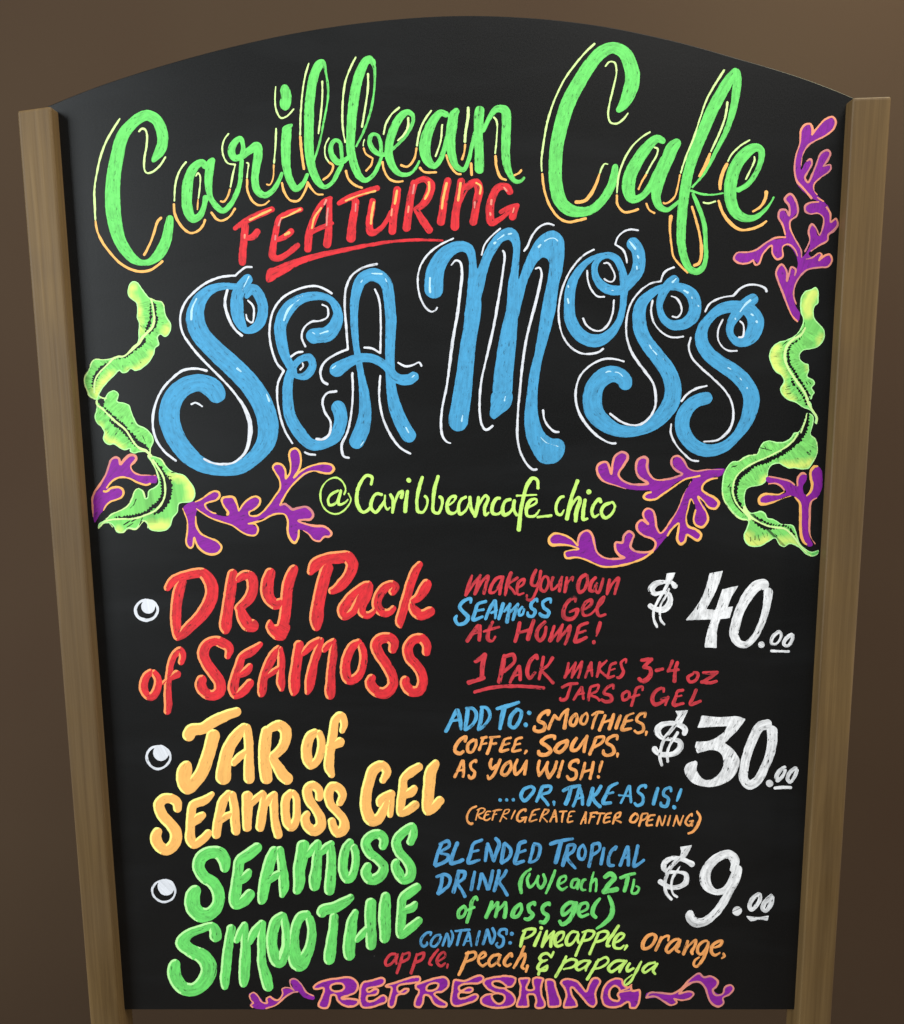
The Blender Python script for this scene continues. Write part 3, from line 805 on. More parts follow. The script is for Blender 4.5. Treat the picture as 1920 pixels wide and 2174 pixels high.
P12 250,-110 290,-90 360,-85
P10 900,540,16 898,630,16
=leaf
fL 960,655 1040,690 1090,760 1150,825 1250,870 1330,890 1400,960 1450,1040 1475,1130 1440,1220 1370,1245 1270,1260 1250,1370 1190,1440 1160,1540 1100,1600 980,1615 890,1590 850,1510 800,1480 720,1580 620,1575 540,1635 470,1620 430,1550 380,1510 300,1520 235,1580 240,1520 330,1460 400,1390 520,1340 620,1270 670,1180 700,1090 750,1060 800,1090 840,1190 860,1180 880,1090 960,1045 1000,1000 980,880 920,740 860,650
X 60 950,720,14 1020,800,50 1085,900,40 1130,1000,90 1130,1130,90 1090,1250,80 1020,1350,60 950,1390,20
X 60 960,800,20 1030,900,40 1055,1000,40 1055,1150,44 1000,1260,60 920,1310,50 860,1370,44 740,1410,44 600,1430,34 440,1435,14
X 10 1170,860 1260,860
X 10 1100,900 1170,920
X 12 660,1490 740,1440
X 10 560,1530 640,1480
X 10 600,1560 680,1510
X 9 760,1530 800,1440
X 9 680,1290 720,1200
X 9 640,1320 700,1260
y 180 1430,1000 1430,1170
y 120 1180,920 1340,920
y 170 900,1560 1080,1540
y 110 480,1600
/
P24 870,640,30 910,700,14 960,800,14 995,880,16 1010,960,10
P22 930,690 1000,800 1060,900,22 1085,1000,24 1090,1130,24 1050,1250,24 960,1350,24 850,1400,24 700,1450,22 540,1455,22 400,1465,24 320,1490,22 235,1575,20
P12 330,1460 420,1390 520,1345 610,1290 670,1180 700,1100 750,1065 800,1090 835,1180
P12 380,1510 430,1570 540,1630 620,1580 720,1585 820,1480 860,1500 870,1570
P12 960,660 1040,695 1090,770
@1500 600 6.386
#sea plant with frilled lime blade, at the right of the heading|sea_plant
=leaf
fL 1420,90 1480,60 1520,110 1520,200 1515,280 1475,320 1455,400 1470,490 1530,560 1590,630 1605,720 1570,810 1500,880 1400,905 1320,920 1270,970 1275,1040 1330,1090 1380,1110 1390,1190 1370,1270 1450,1320 1470,1370 1430,1430 1465,1490 1440,1530 1420,1580 1395,1560 1400,1510 1340,1480 1420,1640 1440,1720 1500,1830 1495,1920 1470,1900 1480,1840 1400,1730 1300,1690 1200,1620 1100,1590 1020,1510 1000,1440 1050,1340 1020,1270 930,1200 870,1090 850,990 880,890 970,810 1100,770 1220,700 1290,590 1310,500 1280,400 1275,280 1290,180 1350,110
y 170 1450,140 1380,250 1370,400
y 170 940,860 910,1000 950,1150 1020,1230
y 110 1050,1400 1080,1530 1150,1590
y 70 1500,1700 1560,730 1530,850
y 60 1360,1110 1370,1180
X 34 1310,720,10 1230,790,16 1150,840,22 1110,930,36 1110,1030,40 1130,1120,34 1190,1200,34 1240,1290,40 1300,1380,34 1360,1470,30 1400,1530,30 1395,1600,14
X 34 1150,1290,10 1170,1360,30 1240,1440,16 1300,1520,20 1340,1600,24 1360,1650,14
X 8 1040,930 1035,1010
X 8 1030,850 1100,790
X 8 1060,1450 1140,1440
X 8 1090,1510 1150,1500
X 8 1080,1420 1140,1400
X 9 1350,1340 1370,1380
X 9 1400,1350 1420,1380
X 9 1180,1580 1240,1560
X 9 1220,1610 1290,1590
X 8 1330,540 1330,600 1290,650 1200,740
/
P26 1340,610,20 1290,700,26 1180,770,36 1100,850,40 1065,960,34 1075,1080,34 1130,1200,34 1210,1320,34 1290,1430,34 1350,1530,30 1380,1630,30 1430,1720,30 1490,1810,24 1500,1870,16 1485,1915,12
P12 1360,1770,16 1350,1850,18 1310,1960,18 1280,2040,20
@1500 880 6.386
=leaf
fL 1400,-20 1450,20 1450,120 1430,200 1420,270 1480,330 1505,400 1505,540 1450,640 1390,730 1300,745 1200,730 1120,735 1050,700 980,665 900,680 850,740 830,850 790,930 700,970 590,990 540,1030 520,1130 540,1250 600,1330 680,1320 740,1310 800,1340 830,1400 920,1420 1020,1480 1170,1500 1220,1600 1260,1730 1330,1810 1430,1860 1520,1840 1520,1880 1450,1925 1360,1900 1260,1810 1190,1770 1120,1760 1060,1800 990,1770 930,1680 850,1720 740,1785 600,1790 530,1730 505,1640 540,1560 570,1450 540,1430 460,1410 370,1340 290,1240 230,1140 210,1020 220,900 240,790 300,680 360,635 430,630 500,580 570,550 680,535 720,450 770,380 850,350 960,375 1070,365 1150,310 1190,250 1240,240 1300,160 1340,40 1360,-20
X 80 1385,-10,24 1360,90,60 1330,200,80 1270,310,90 1200,380,90 1100,470,70 1000,540,60 880,600,60 760,650,60 640,690,50 560,760,60 480,810,60 420,900,60 400,1000,50 400,1100,40 440,1200,40 490,1280,26
X 18 320,980,12 340,1100,14 400,1230,16 500,1340,18
X 24 620,1420,16 700,1480,50 790,1530,50 900,1545,30 990,1545,16
X 30 640,1380,16 740,1430,22 840,1480,30 960,1505,14 1080,1515,20 1150,1570,34 1190,1640,24 1220,1700,12
X 9 600,1660 600,1720
X 9 660,1640 660,1700
X 10 700,1630 720,1710
X 9 760,1600 790,1670
X 9 820,1600 830,1650
X 10 920,1610 960,1650
X 9 1000,1620 1020,1660
X 9 730,450 890,490
X 10 340,715 420,690
X 10 290,990 330,930
y 140 1080,700 1250,700 1400,660
y 110 800,870 760,930
y 150 560,1600 560,1720 700,1750 850,1690
y 110 1000,1740 1130,1700 1200,1750
/
P20 1240,260 1180,350 1080,440 960,510 840,570 700,630 580,690 470,770 400,850 365,950 360,1060 390,1170 450,1260 510,1320 570,1380
P60 510,1240,30 540,1320,60 580,1380,50 585,1430,34
P30 580,1380,40 680,1440,26 800,1500,26 920,1530,26 1050,1545,26 1130,1600,24 1200,1680,22 1270,1780,20 1350,1860,14 1420,1920,12
P14 730,480 700,535 620,545 520,590 440,635
P14 215,1050 240,1160 320,1290 420,1390 490,1425 545,1425
P10 1420,280 1480,330 1500,400 1500,530 1450,640
G30 1440,1895 1515,1860
@170 860 6.017
#coral branch in purple with orange outline, at the left of the heading|coral_branch
=c
fV 190,1500 170,1440 165,1300 160,1180 220,1060 300,950 350,850 390,720 440,670 500,680 530,720 590,660 660,635 720,670 700,740 645,790 680,850 780,890 880,900 980,905 980,990 900,1000 840,1015 740,970 640,930 520,920 430,960 360,1050 400,1060 480,1050 550,1090 550,1160 480,1210 380,1240 320,1330 260,1390
/
K26 170,1430,14 165,1330,18 160,1200,26 190,1110,28 260,1010,28 330,890,26 370,780,28 400,700,28 450,668,28 500,685,28 518,755,30 575,690,34 640,640,36 700,645,36 722,680,34 690,730,30 650,780,22 680,850,18 760,890,16 860,895,14 970,898,10
O24 905,1000,30 850,1020,22 740,990,20 640,940,20 540,920,20 460,940,20 400,985,20 340,1060,20
O28 298,1098,32 340,1105,26 400,1060,26 480,1048,30 540,1070,32 558,1120,34 530,1180,28 460,1210,22 390,1235,20 330,1290,20 300,1350,12
@370 930 5.014
#coral branch in purple with orange outline, left of the handle line|coral_branch
=c
fV 100,740 180,680 230,680 300,650 370,590 440,565 480,600 460,650 380,680 340,710 400,780 470,820 580,830 560,780 510,690 510,640 570,630 630,640 690,770 760,680 830,640 900,640 910,700 860,760 800,800 820,820 900,820 960,780 1040,690 1120,570 1130,480 1100,400 1050,310 1090,280 1160,300 1190,380 1200,440 1230,380 1230,240 1230,160 1280,120 1330,150 1350,240 1310,370 1400,320 1520,285 1640,280 1690,310 1680,360 1600,370 1500,350 1400,390 1300,470 1210,570 1150,680 1160,710 1210,710 1280,760 1400,740 1460,790 1470,850 1420,870 1330,880 1430,910 1560,940 1650,970 1670,1030 1610,1050 1540,1100 1460,1060 1400,1000 1330,980 1320,1080 1270,1110 1220,1060 1210,900 1180,810 1100,800 1000,840 880,880 840,920 900,960 880,1020 800,1030 720,1000 600,920 480,880 360,840 250,770 230,870 260,980 320,1040 420,1080 500,1140 480,1220 400,1240 320,1210 240,1130 220,1070 190,1170 150,1160 130,1080 150,960 130,820
/
O20 222,680,10 290,650,18 360,600,20 430,565,22 475,578,24 485,620,24 450,660,20 380,680,16 330,705,14 345,750,12 400,790,12 450,803,10
O22 565,820,32 575,790,24 540,740,22 510,680,24 515,640,24 570,625,24 630,630,24 665,690,22 690,775c,20 740,700,22 810,640,22 870,622,24 915,650,26 910,700,26 860,755,20 800,790,22 805,822,20 880,828,20 940,790,20 1010,710,20 1080,610,20 1130,530,20 1120,440,20 1080,370,20 1050,310,22 1080,275,24 1140,280,22 1180,330,20 1190,430,22c 1230,380,18 1240,280,20 1225,180,22 1240,130,24 1290,110,24 1330,140,24 1350,220,20 1340,310,20 1275,420,20c 1360,345,16 1480,290,18 1600,270,20 1680,290,22 1700,330,26 1660,375,24 1580,370,20 1490,350,16 1400,375,16 1300,460,16 1220,550,16 1160,650,18 1125,718,20
K20 1125,718,16 1180,700,20 1220,730,20 1260,760,24 1320,745,24 1400,730,24 1450,760,24 1480,820,22 1450,865,24 1380,870,24 1320,880,24 1400,915,22 1500,935,22 1590,940,22 1650,975,24 1675,1020,26 1650,1050,22 1600,1050,20 1550,1095,18 1490,1085,14 1430,1020,14 1370,980,16
O20 1330,975,18 1320,1060,20 1285,1115,22 1240,1080,24 1210,1000,22 1210,880,20 1180,815,18 1100,805,18 1020,830,18 930,880,18 790,912,18 860,915,18 895,970,22 870,1030,20 800,1035,18 720,1000,14 620,930,14 500,890,14 400,855,14 290,790,14 235,750,10
O22 230,830,10 240,940,22 290,1020,22 380,1065,22 460,1100,22 505,1160,22 470,1220,24 400,1240,24 320,1215,22 250,1150,20 215,1060,14 200,1150,20 170,1170,20 130,1120,20 140,1000,16 140,880,14 90,745,8
@1540 230 4.349
#coral branch in purple with orange outline, above the right sea plant|coral_branch
=c
fV 640,520 680,380 700,210 740,150 800,160 805,240 870,170 950,90 1010,100 1020,170 940,250 800,320 730,400 700,570 740,500 790,470 805,530 740,630 760,690 800,620 850,480 900,400 960,390 960,460 910,530 970,530 960,590 860,660 820,730 850,800 910,860 960,920 980,1040 1030,1030 1035,1080 960,1160 940,1230 840,1280 770,1340 810,1380 880,1340 880,1400 960,1350 990,1390 960,1460 800,1475 700,1530 650,1620 640,1800 690,1900 670,1970 620,1920 540,1760 510,1620 470,1520 520,1440 570,1480 590,1590 600,1470 650,1500 670,1450 660,1380 600,1280 540,1270 530,1360 480,1395 440,1340 430,1270 370,1310 310,1440 260,1400 150,1440 80,1390 110,1330 200,1330 280,1300 400,1220 550,1190 530,1050 490,980 530,930 590,1000 600,930 550,850 600,790 640,820 670,950 600,1040 610,1140 680,1260 710,1370 780,1270 780,1090 820,1080 860,1180 900,1120 900,1000 850,970 750,970 740,910 790,870 850,860 780,820 660,690
/
K16 800,835,24 730,750,20 660,670,18 640,560,16 650,450,14 690,320,14 700,200,16 740,150,18 785,145,18 805,190,18 800,245,16c 850,180,16 920,105,18 990,80,20 1020,120,20 1000,190,18 930,250,14 830,300,14 760,350,14 715,430,12 697,560,10
K16 750,490,16 790,470,20 800,510,18 760,590,16 735,640,16 765,685,18 800,620,18 840,520,16 880,420,16 940,385,18 970,410,16 950,470,16 905,535,16c 970,525,12 970,570,14 880,640,14 820,700,14 820,760,12 850,800,12
K14 845,822,12 910,862,14
K18 865,865,12 790,870,18 740,900,20 740,950,18 780,975,14 860,970,12 905,1010,10 905,1080,12 870,1170,16 840,1110,14 800,1070,18 770,1130,16 780,1220,14 735,1325,16
K18 935,910,18 970,970,18 975,1050,16 1020,1020,18 1040,1070,20 1000,1130,20 950,1170,16 945,1220,14 860,1270,12 790,1320,12
K14 740,1395,8 800,1380,14 870,1335,14 890,1350,14 865,1405,18c 920,1360,16 965,1350,16 985,1400,18 950,1460,16 860,1470,16 760,1490,16 700,1540,16 650,1620,14 630,1720,12 655,1810,10
K16 705,1380,14 700,1310,14 640,1200,12 600,1110,14 600,1040,16 660,990,16 670,920,18 640,830,20 600,790,22 550,840,22 590,900,20 590,990,20 560,940,18 510,940,20 490,1000,20 530,1080,18 555,1170,10
K16 560,1190,16 470,1195,16 380,1240,16 280,1310,16 200,1330,12 110,1335,18 80,1390,20 130,1430,18 210,1430,16 258,1400,14c 280,1445,20 310,1435,20 350,1340,16 430,1265,14 435,1340,16 480,1395,20 530,1370,18 530,1280,14 580,1255,16 640,1300,16 670,1370,12
K18 640,1550,14 650,1490,18 610,1465,18 590,1530,18 570,1595,16 565,1500,18 520,1440,20 470,1510,20 490,1600,18 530,1700,18 570,1810,16 620,1920,14 670,1972,14
@1140 940 4.298
#coral branch in purple with orange outline, right of the handle line|coral_branch
=c
fV 1715,240 1560,245 1420,250 1360,190 1320,130 1270,130 1240,180 1290,260 1330,290 1240,320 1130,350 1040,300 1010,150 950,130 910,220 950,320 1010,370 920,390 800,360 740,290 820,160 820,100 770,90 710,140 680,280 650,180 590,180 550,230 570,300 640,360 740,400 880,430 1040,440 980,480 1000,520 1080,510 1180,440 1300,350 1420,330 1350,450 1290,600 1230,720 1140,820 1090,780 1080,640 1020,600 970,650 1010,740 930,710 910,790 980,850 1080,890 1080,940 1020,1000 920,1000 860,950 880,850 830,810 790,900 720,910 740,1000 790,1050 640,1050 560,1000 520,850 460,800 390,840 370,920 260,850 180,830 110,880 140,940 280,940 360,970 270,990 260,1040 380,1050 520,1090 620,1130 780,1110 960,1050 1070,990 1190,850 1290,740 1290,900 1350,920 1370,840 1470,890 1500,850 1460,790 1370,750 1370,600 1410,510 1450,600 1440,740 1500,780 1560,680 1530,580 1470,490 1530,540 1600,600 1660,570 1630,500 1510,450 1510,380 1600,320 1680,300
/
K20 1700,245,6 1560,245,8 1440,258,14 1380,230,14 1340,160,16 1290,120,18 1240,135,20 1228,190,20 1270,250,20 1330,285,20 1280,310,18 1180,335,18 1080,335,18 1030,290,20 1005,220,22 1010,150,22 975,130,24 920,160,26 905,240,20 930,310,20 1015,372,22 930,382,20 850,375,18 780,340,18 745,290,20 790,210,20 830,140,22 820,100,22 770,85,22 710,130,20 690,200,18 680,285,22 660,220,22 640,180,18 590,180,20 550,220,22 560,290,22 610,350,18 720,390,12 830,425,6
O20 1045,450,20 1000,460,20 975,495,18 1010,520,18 1080,515,18 1150,470,16 1250,400,16 1350,335,14 1490,302,18
O20 1650,322,12 1580,335,18 1520,380,18 1510,430,18 1550,465,20 1620,500,24 1660,550,24 1630,600,22 1570,590,16 1520,530,12 1470,490,14 1500,560,12 1550,640,16 1560,710,20 1510,770,18 1450,750,20 1430,700,18 1450,610,12
K18 1420,330,5 1350,450,6 1290,600,8 1230,700,14 1130,825,16 1095,780,20 1080,680,20 1060,620,18 1010,600,18 970,640,18 980,690,18 1015,740,20 960,705,20 915,740,22 920,800,22 980,850,20 1060,880,20 1085,920,20 1060,980,20 1000,1000,18 900,990,18 855,950,20 870,890,20 885,840,20 840,808,22 795,850,22 780,910,20 720,910,20 720,980,20 760,1030,22 800,1048,16 720,1060,16 620,1050,14 550,1000,16 525,920,18 500,830,20 460,800,20 400,830,20 375,900,20 372,940,16
O18 1435,560,8 1408,512,14 1380,600,14 1362,690,14 1380,760,20 1450,790,22 1500,840,24 1470,890,22 1410,860,20 1370,840,18 1350,900,20 1310,925,24 1280,880,20 1290,800,18 1295,735,18 1230,790,18 1190,850,14
O20 372,940,16 320,880,18 240,840,20 160,828,20 110,880,22 130,930,26 220,930,20 310,940,16 385,970,12 310,980,14 255,1000,16 270,1050,20 360,1045,18 440,1065,14 530,1105,16 600,1130,18 700,1130,18 850,1100,18 980,1050,18 1060,992,20
@1500 880 6.386
#coral branch in purple with orange outline, beside the right sea plant's tip|coral_branch
=c
fV 810,850 900,855 1050,880 1150,930 1220,970 1260,860 1310,800 1360,810 1350,900 1310,970 1330,1080 1380,1080 1440,990 1420,860 1430,750 1480,700 1550,730 1575,860 1560,1020 1500,1130 1400,1200 1385,1400 1385,1620 1440,1770 1380,1790 1310,1700 1290,1500 1280,1250 1210,1120 1110,1100 980,1160 850,1190 740,1210 720,1140 770,1090 900,1100 1000,1090 1080,1050 1000,960 900,940 810,900
/
K30 840,838,14 930,855,22 1050,880,22 1140,910,22 1200,960,16
K30 1235,970,18 1235,880,24 1270,815,28 1310,795,32 1355,815,18
O30 1510,700,22 1460,710,36 1415,770,38 1415,860,34 1435,950,34 1410,1050,30 1355,1105,24
K28 840,940,10 940,935,24 1010,970,30 1060,1030,26c
O36 1060,1045,10 980,1085,24 880,1080,28 780,1085,34 715,1140,36 725,1205,36 790,1215,34 880,1195,26 980,1160,14 1060,1130,8 1150,1102,8
O34 1200,1120,16 1265,1200,28 1275,1300,36 1275,1500,38 1285,1640,38 1320,1730,34 1360,1765,26
K24 1500,1130,10 1430,1170,20 1405,1240,28 1400,1400,28 1395,1550,22 1410,1650,16 1475,1755,10
@660 980 2.694
#social media handle in pale yellow green thin script|painted_line
=@
Q16 160,165,15 120,185 100,215 108,248 140,240 165,200 172,165 160,245 195,235,10 215,215,9
Q11 215,180,8 230,220,9 190,280 140,300 90,280 60,230 60,160 100,105 150,92 185,120 200,160 190,190
=C
Q22 345,135,18 350,90,18 320,80,18 285,120,20 265,180,20 268,250,22 300,290,16 330,275 350,240,10
=a
Q20 410,190,18 375,185 350,220 345,265 370,290 400,260 425,210,12 425,195 425,250 440,275,14 455,260,8
=r
Q20 455,185,18 470,220,18 468,290c 480,240,12 505,180,16 525,170,18 518,210,20
=i
Q22 555,165,20 545,230,22 540,290,22
Q24 560,105,24 562,108,24
=b
Q20 640,85,18 620,150,20 607,230,20 615,285,18 640,290,14 665,250,14 665,210,16 650,195,16
=b
Q20 730,80,20 710,150,22 700,230,20 702,285,20 730,295,16 750,250,14 750,210,16 735,200,16
=e
Q18 790,250,10 820,225,10 830,200,14 800,205,18 780,250,20 790,290,20 820,295,14 845,270,10
=a
Q20 890,200,18 860,220,18 845,265,20 855,300,18 885,280,16 910,220,12 910,205,18 915,260,20 935,305,20
=n
Q20 960,200,18 955,250,22 940,310,22c 965,240,14 1000,195,18 1015,210,20 995,265,20 1000,305,18 1020,290,10
=c
Q18 1085,210,16 1065,210,18 1040,250,20 1040,295,20 1070,300,14 1095,280,10
=a
Q20 1145,215,18 1115,225,20 1098,265,20 1105,305,20 1140,290,16 1165,240,14 1165,225,18 1160,270,20 1180,310,16
=f
Q22 1300,155,16 1295,105,18 1270,95,20 1240,130,22 1215,210,22 1200,290,22 1190,395,24
Q12 1175,195,12 1295,190,12
=e
Q20 1240,265,12 1290,235,12 1290,215,14 1260,220,20 1235,265,20 1240,310,18 1280,310,14 1310,275,8
=_
Q18 1295,318,12 1380,308,18
=c
Q18 1450,200,16 1430,205,18 1405,245,18 1408,295,18 1430,305,14 1450,275,8
=h
Q22 1528,105,22 1500,180,22 1480,250,22 1465,325,22c 1490,255,14 1530,205,18 1540,220,22 1520,285,24 1515,345,24
=i
Q22 1570,215,18 1560,280,22 1560,330,20 1585,325,10
Q26 1590,172,28 1591,173,28
=c
Q20 1660,235,20 1650,215,18 1620,245,18 1608,290,20 1620,315,16 1650,300,10
=o
Q18 1715,235,14 1680,250,18 1662,290,20 1685,322,20 1720,300,16 1740,255,14 1725,232,12 1705,240,10
@270 1160 4.750
#words "DRY Pack" in red brush letters edged with orange
=D
R u 4.6
R110 560,330,90 520,450,108 495,600,106 490,750,104 500,860,90 505,925,60
R90 395,430,60c 460,350,90 560,300,92 680,270,92 760,270,100 830,350,120 855,450,128 820,580,128 740,700,120 640,800,110 570,870,100 500,930,50
=R
R u 4.6
R100 1065,250,92 1050,370,108 1030,520,112 1005,680,112 990,800,118 995,860,60
R100 1100,340,60 1180,290,90 1245,310,110 1265,410,108 1230,520,108 1150,600,90 1110,640,80
R110 1130,620,80 1170,720,120 1220,790,130 1265,800,120
=Y
R u 4.6
R110 1450,240,90 1420,340,120 1410,450,124 1440,540,110 1500,585,100 1570,560,90
R110 1690,210,84 1640,320,108 1610,450,110 1600,600,110 1585,720,110 1560,830,110 1520,880,124
fR 1400,800 1440,740 1490,790 1540,780 1640,800 1610,900 1580,940 1500,940 1430,880
@600 1160 5.157
=P
R u 4.6
R140 500,200,120 460,320,132 420,480,132 385,650,138 370,800,144 370,900,80
R130 300,290,60c 360,200,130 480,140,130 620,120,130 710,120,126 760,200,128 720,320,120 640,420,116 560,480,80 520,490,60
=a
R u 4.6
R100 960,410,60 900,430,90 820,490,100 720,590,110 660,700,120 680,760,90 760,720,80 820,640,100 860,540,100 930,450,90
R90 960,420,60 930,520,100 870,650,90 870,730,80 940,750,70 1010,700,50
=c
R u 4.6
R90 1190,510,80 1230,450,90 1200,420,90 1120,450,100 1050,540,100 1030,630,100 1070,710,90 1150,730,80 1225,670,60
=k
R u 4.6
R90 1510,180,60 1450,270,92 1395,420,100 1350,580,100 1310,720,100 1280,830,90 1295,890,20
R100 1400,600,60 1480,560,90 1550,460,120 1590,390,100
R100 1400,620,60 1440,700,100 1520,750,110 1640,700,100
@270 1160 4.750
#words "of SEAMOSS" in red brush letters edged with orange
=o
R u 4.6
R70 250,1260,60 190,1310,76 165,1420,84 200,1500,76 250,1510,80 300,1440,80 310,1340,70 260,1260,56
=f
R u 4.6
R70 540,1180,56 560,1100,66 530,1050,68 480,1090,66 440,1180,64 425,1280,64 410,1400,66 410,1500,72 415,1600,76 405,1680,64
R70 360,1380,30 430,1330,50 500,1290,80
@600 1160 5.157
@270 1160 4.750
=S
R u 4.6
R100 1010,1120,50 1030,1030,90 960,975,100 880,950,90 800,990,100 765,1080,112 800,1180,108 870,1280,112 930,1370,110 930,1460,110 870,1500,100 790,1480,100 740,1400,110 760,1320,90
=E
R u 4.6
R80 1350,980,50 1250,1060,90 1160,1110,80 1125,1210,90 1090,1320,90 1070,1430,100 1090,1500,70 1180,1450,90 1250,1360,76
R70 1140,1290,60 1210,1250,80 1235,1210,60
=A
R u 4.6
R86 1530,1010,40 1470,1100,86 1410,1220,90 1370,1350,86 1360,1450,90 1350,1500,50
R80 1540,1020,50 1555,1150,70 1550,1280,74 1550,1380,80 1560,1450,40
R60 1400,1310,50 1480,1260,60 1540,1220,50
@600 1160 5.157
=M
R u 4.6
R96 180,1050,100 165,1180,110 145,1320,110 130,1450,118 130,1560,110 120,1620,40
R80 210,1180,60 320,1080,90 420,1020,80
R80 430,1010,50 390,1130,90 340,1280,90 310,1420,110 290,1540,90 270,1610,40
R80 440,1140,60 500,1080,80 570,1030,60
R90 560,1040,60 550,1200,90 530,1350,90 525,1480,104 520,1600,110 520,1650,80
=O
R u 4.6
R90 850,1040,70 770,1090,96 710,1200,100 685,1330,104 710,1440,110 760,1460,100 840,1400,90 880,1280,80 880,1160,80 850,1060,70
=S
R u 4.6
R100 1200,1150,80 1215,1050,110 1160,1000,110 1070,1010,110 1020,1080,112 1060,1190,110 1130,1290,112 1190,1400,110 1205,1510,110 1130,1600,120 1030,1590,110 960,1500,110 980,1420,80
=S
R u 4.6
R100 1570,1180,80 1575,1080,100 1520,1010,100 1430,1020,100 1370,1110,110 1390,1220,110 1460,1300,110 1520,1400,110 1530,1500,110 1490,1580,110 1400,1580,110 1340,1500,100 1350,1440,90
@290 1490 5.157
#words "JAR of" in orange brush letters edged with yellow
=J
R y 4.6
O130 560,400,130 600,310,130 720,290,120 850,210,120 980,150,110 1120,100,90
O130 850,330,140 820,450,136 770,620,136 710,780,136 620,890,140 560,930,160 520,850,160 530,740,150 560,680,80
=A
R y 4.6
O130 1190,260,80 1100,360,120 1010,500,130 970,650,140 950,800,160 950,870,150c
O110 1200,260,90 1225,400,94 1230,560,96 1230,720,110 1235,870,110
O80 1050,680,70 1130,600,80 1220,530,60
=R
R y 4.6
O120 1430,290,110 1410,420,124 1400,580,126 1410,740,130 1430,870,120
O110 1440,300,80 1560,260,110 1630,320,120 1620,450,110 1560,540,100 1470,610,80
O110 1470,600,90 1540,700,110 1610,810,130 1680,860,120
@600 1490 5.014
=o
R y 4.6
O90 360,320,80 290,370,100 255,500,108 265,610,110 300,670,96 370,620,84 410,500,80 410,390,80 380,320,70
=f
R y 4.6
O80 630,320,50 655,230,80 620,150,90 560,200,90 540,320,94 520,450,96 500,580,96 495,700,100 530,790,60
O80 470,485,50 560,450,90 610,430,100
@290 1490 5.157
#words "SEAMOSS GEL" in orange brush letters edged with yellow
=S
R y 4.6
O110 450,1190,80 440,1100,100 380,1060,100 300,1060,100 245,1130,112 280,1240,116 360,1330,116 430,1430,124 420,1540,124 330,1620,110 240,1570,120 210,1480,116 240,1400,84
=E
R y 4.6
O90 840,1000,40 740,1080,90 620,1130,90 600,1250,96 590,1380,96 590,1500,110 630,1560,90 730,1500,90 800,1420,80
O84 610,1320,90 680,1270,100 740,1230,60
=A
R y 4.6
O90 1020,990,70 950,1080,100 910,1220,96 880,1380,96 870,1480,90
O90 1040,1000,90 1070,1140,90 1080,1300,100 1090,1440,90
O70 900,1310,60 970,1260,76 1050,1220,60
=M
R y 4.6
O110 1215,1000,120 1215,1120,116 1210,1260,100 1210,1400,90
O80 1230,1130,80 1310,1060,80 1390,990,60
O90 1390,1000,60 1390,1120,90 1370,1260,100 1350,1400,90
O80 1400,1140,60 1450,1070,80 1520,1000,60
O80 1520,1000,50 1505,1120,84 1510,1260,84 1530,1380,90 1560,1480,90
=O
R y 4.6
O80 1700,985,80 1640,1050,90 1630,1200,92 1650,1330,90 1700,1370,90 1750,1280,80 1755,1150,76 1745,1040,70 1700,985,70
@600 1490 5.014
=S
R y 4.6
O84 390,1040,70 385,940,84 320,890,90 265,930,96 280,1040,100 340,1130,90 400,1230,100 405,1320,110 340,1370,110 270,1330,100 240,1240,90 270,1180,60
=S
R y 4.6
O84 600,1090,70 640,1000,80 600,920,90 530,900,90 490,980,96 510,1090,90 580,1170,84 650,1260,90 650,1350,110 590,1390,100 540,1330,90 520,1250,70
=G
R y 4.6
O110 1060,850,60 1110,740,90 1060,680,100 970,720,110 920,850,110 890,1000,112 890,1140,116 940,1250,130 1010,1250,110 1080,1140,90 1120,1050,90
O100 1030,1100,60 1040,1050,90 1120,1010,110 1170,970,80
O80 1160,1000,60 1150,1130,70 1145,1220,50
=E
R y 4.6
O90 1470,680,80 1360,750,100 1290,820,80 1280,950,90 1260,1080,90 1260,1180,80 1340,1150,90 1430,1080,90
O80 1290,990,80 1370,960,90 1410,910,60
=L
R y 4.6
O110 1640,640,70 1580,740,116 1560,880,120 1550,1020,120 1550,1150,110 1610,1120,100 1690,1030,90
@310 1730 4.867
#words "SEAMOSS SMOOTHIE" in green brush letters edged with pale yellow green
=S
R q 4.6
G120 815,570,76 810,470,120 760,400,130 680,385,120 580,430,124 540,530,120 600,640,116 690,700,120 745,800,120 740,930,120 660,1020,130 560,1030,150 490,960,150 480,850,150 520,760,100
=E
R q 4.6
G110 1170,320,100 1060,410,110 970,470,100 950,600,104 930,740,110 920,880,120 930,930,90 1010,890,110 1090,800,100
G86 960,680,80 1030,640,90 1065,590,60
=A
R q 4.6
G110 1340,350,100 1290,450,110 1250,600,120 1220,740,110 1200,870,90 1190,900,50
G90 1380,340,80 1400,480,84 1420,640,100 1425,750,96 1405,840,40
G70 1250,690,60 1320,640,80 1400,590,60
@580 1730 5.241
=M
R q 4.6
G120 340,310,136 320,450,136 290,600,130 290,750,120 260,860,80
G90 370,450,70 450,370,90 510,300,76
G100 500,320,80 490,450,100 480,600,110 465,720,130 460,820,90
G90 540,410,70 600,360,90 660,310,60
G100 640,350,90 650,500,96 640,650,110 630,800,116 625,870,100
=O
R q 4.6
G80 870,290,80 810,370,96 780,500,100 780,620,100 820,710,100 870,690,90 910,580,80 920,450,80 890,340,80
=S
R q 4.6
G90 1215,370,80 1235,270,96 1180,215,96 1090,230,100 1030,310,100 1070,420,100 1160,490,96 1230,580,100 1190,680,110 1090,720,110 1030,650,110 1060,550,80
=S
R q 4.6
G90 1520,320,80 1560,220,90 1550,130,80 1450,190,96 1370,290,100 1400,410,100 1480,500,100 1535,600,110 1520,690,110 1450,720,100 1390,640,110 1360,560,90 1380,510,70
@310 1730 4.867
=S
R q 4.6
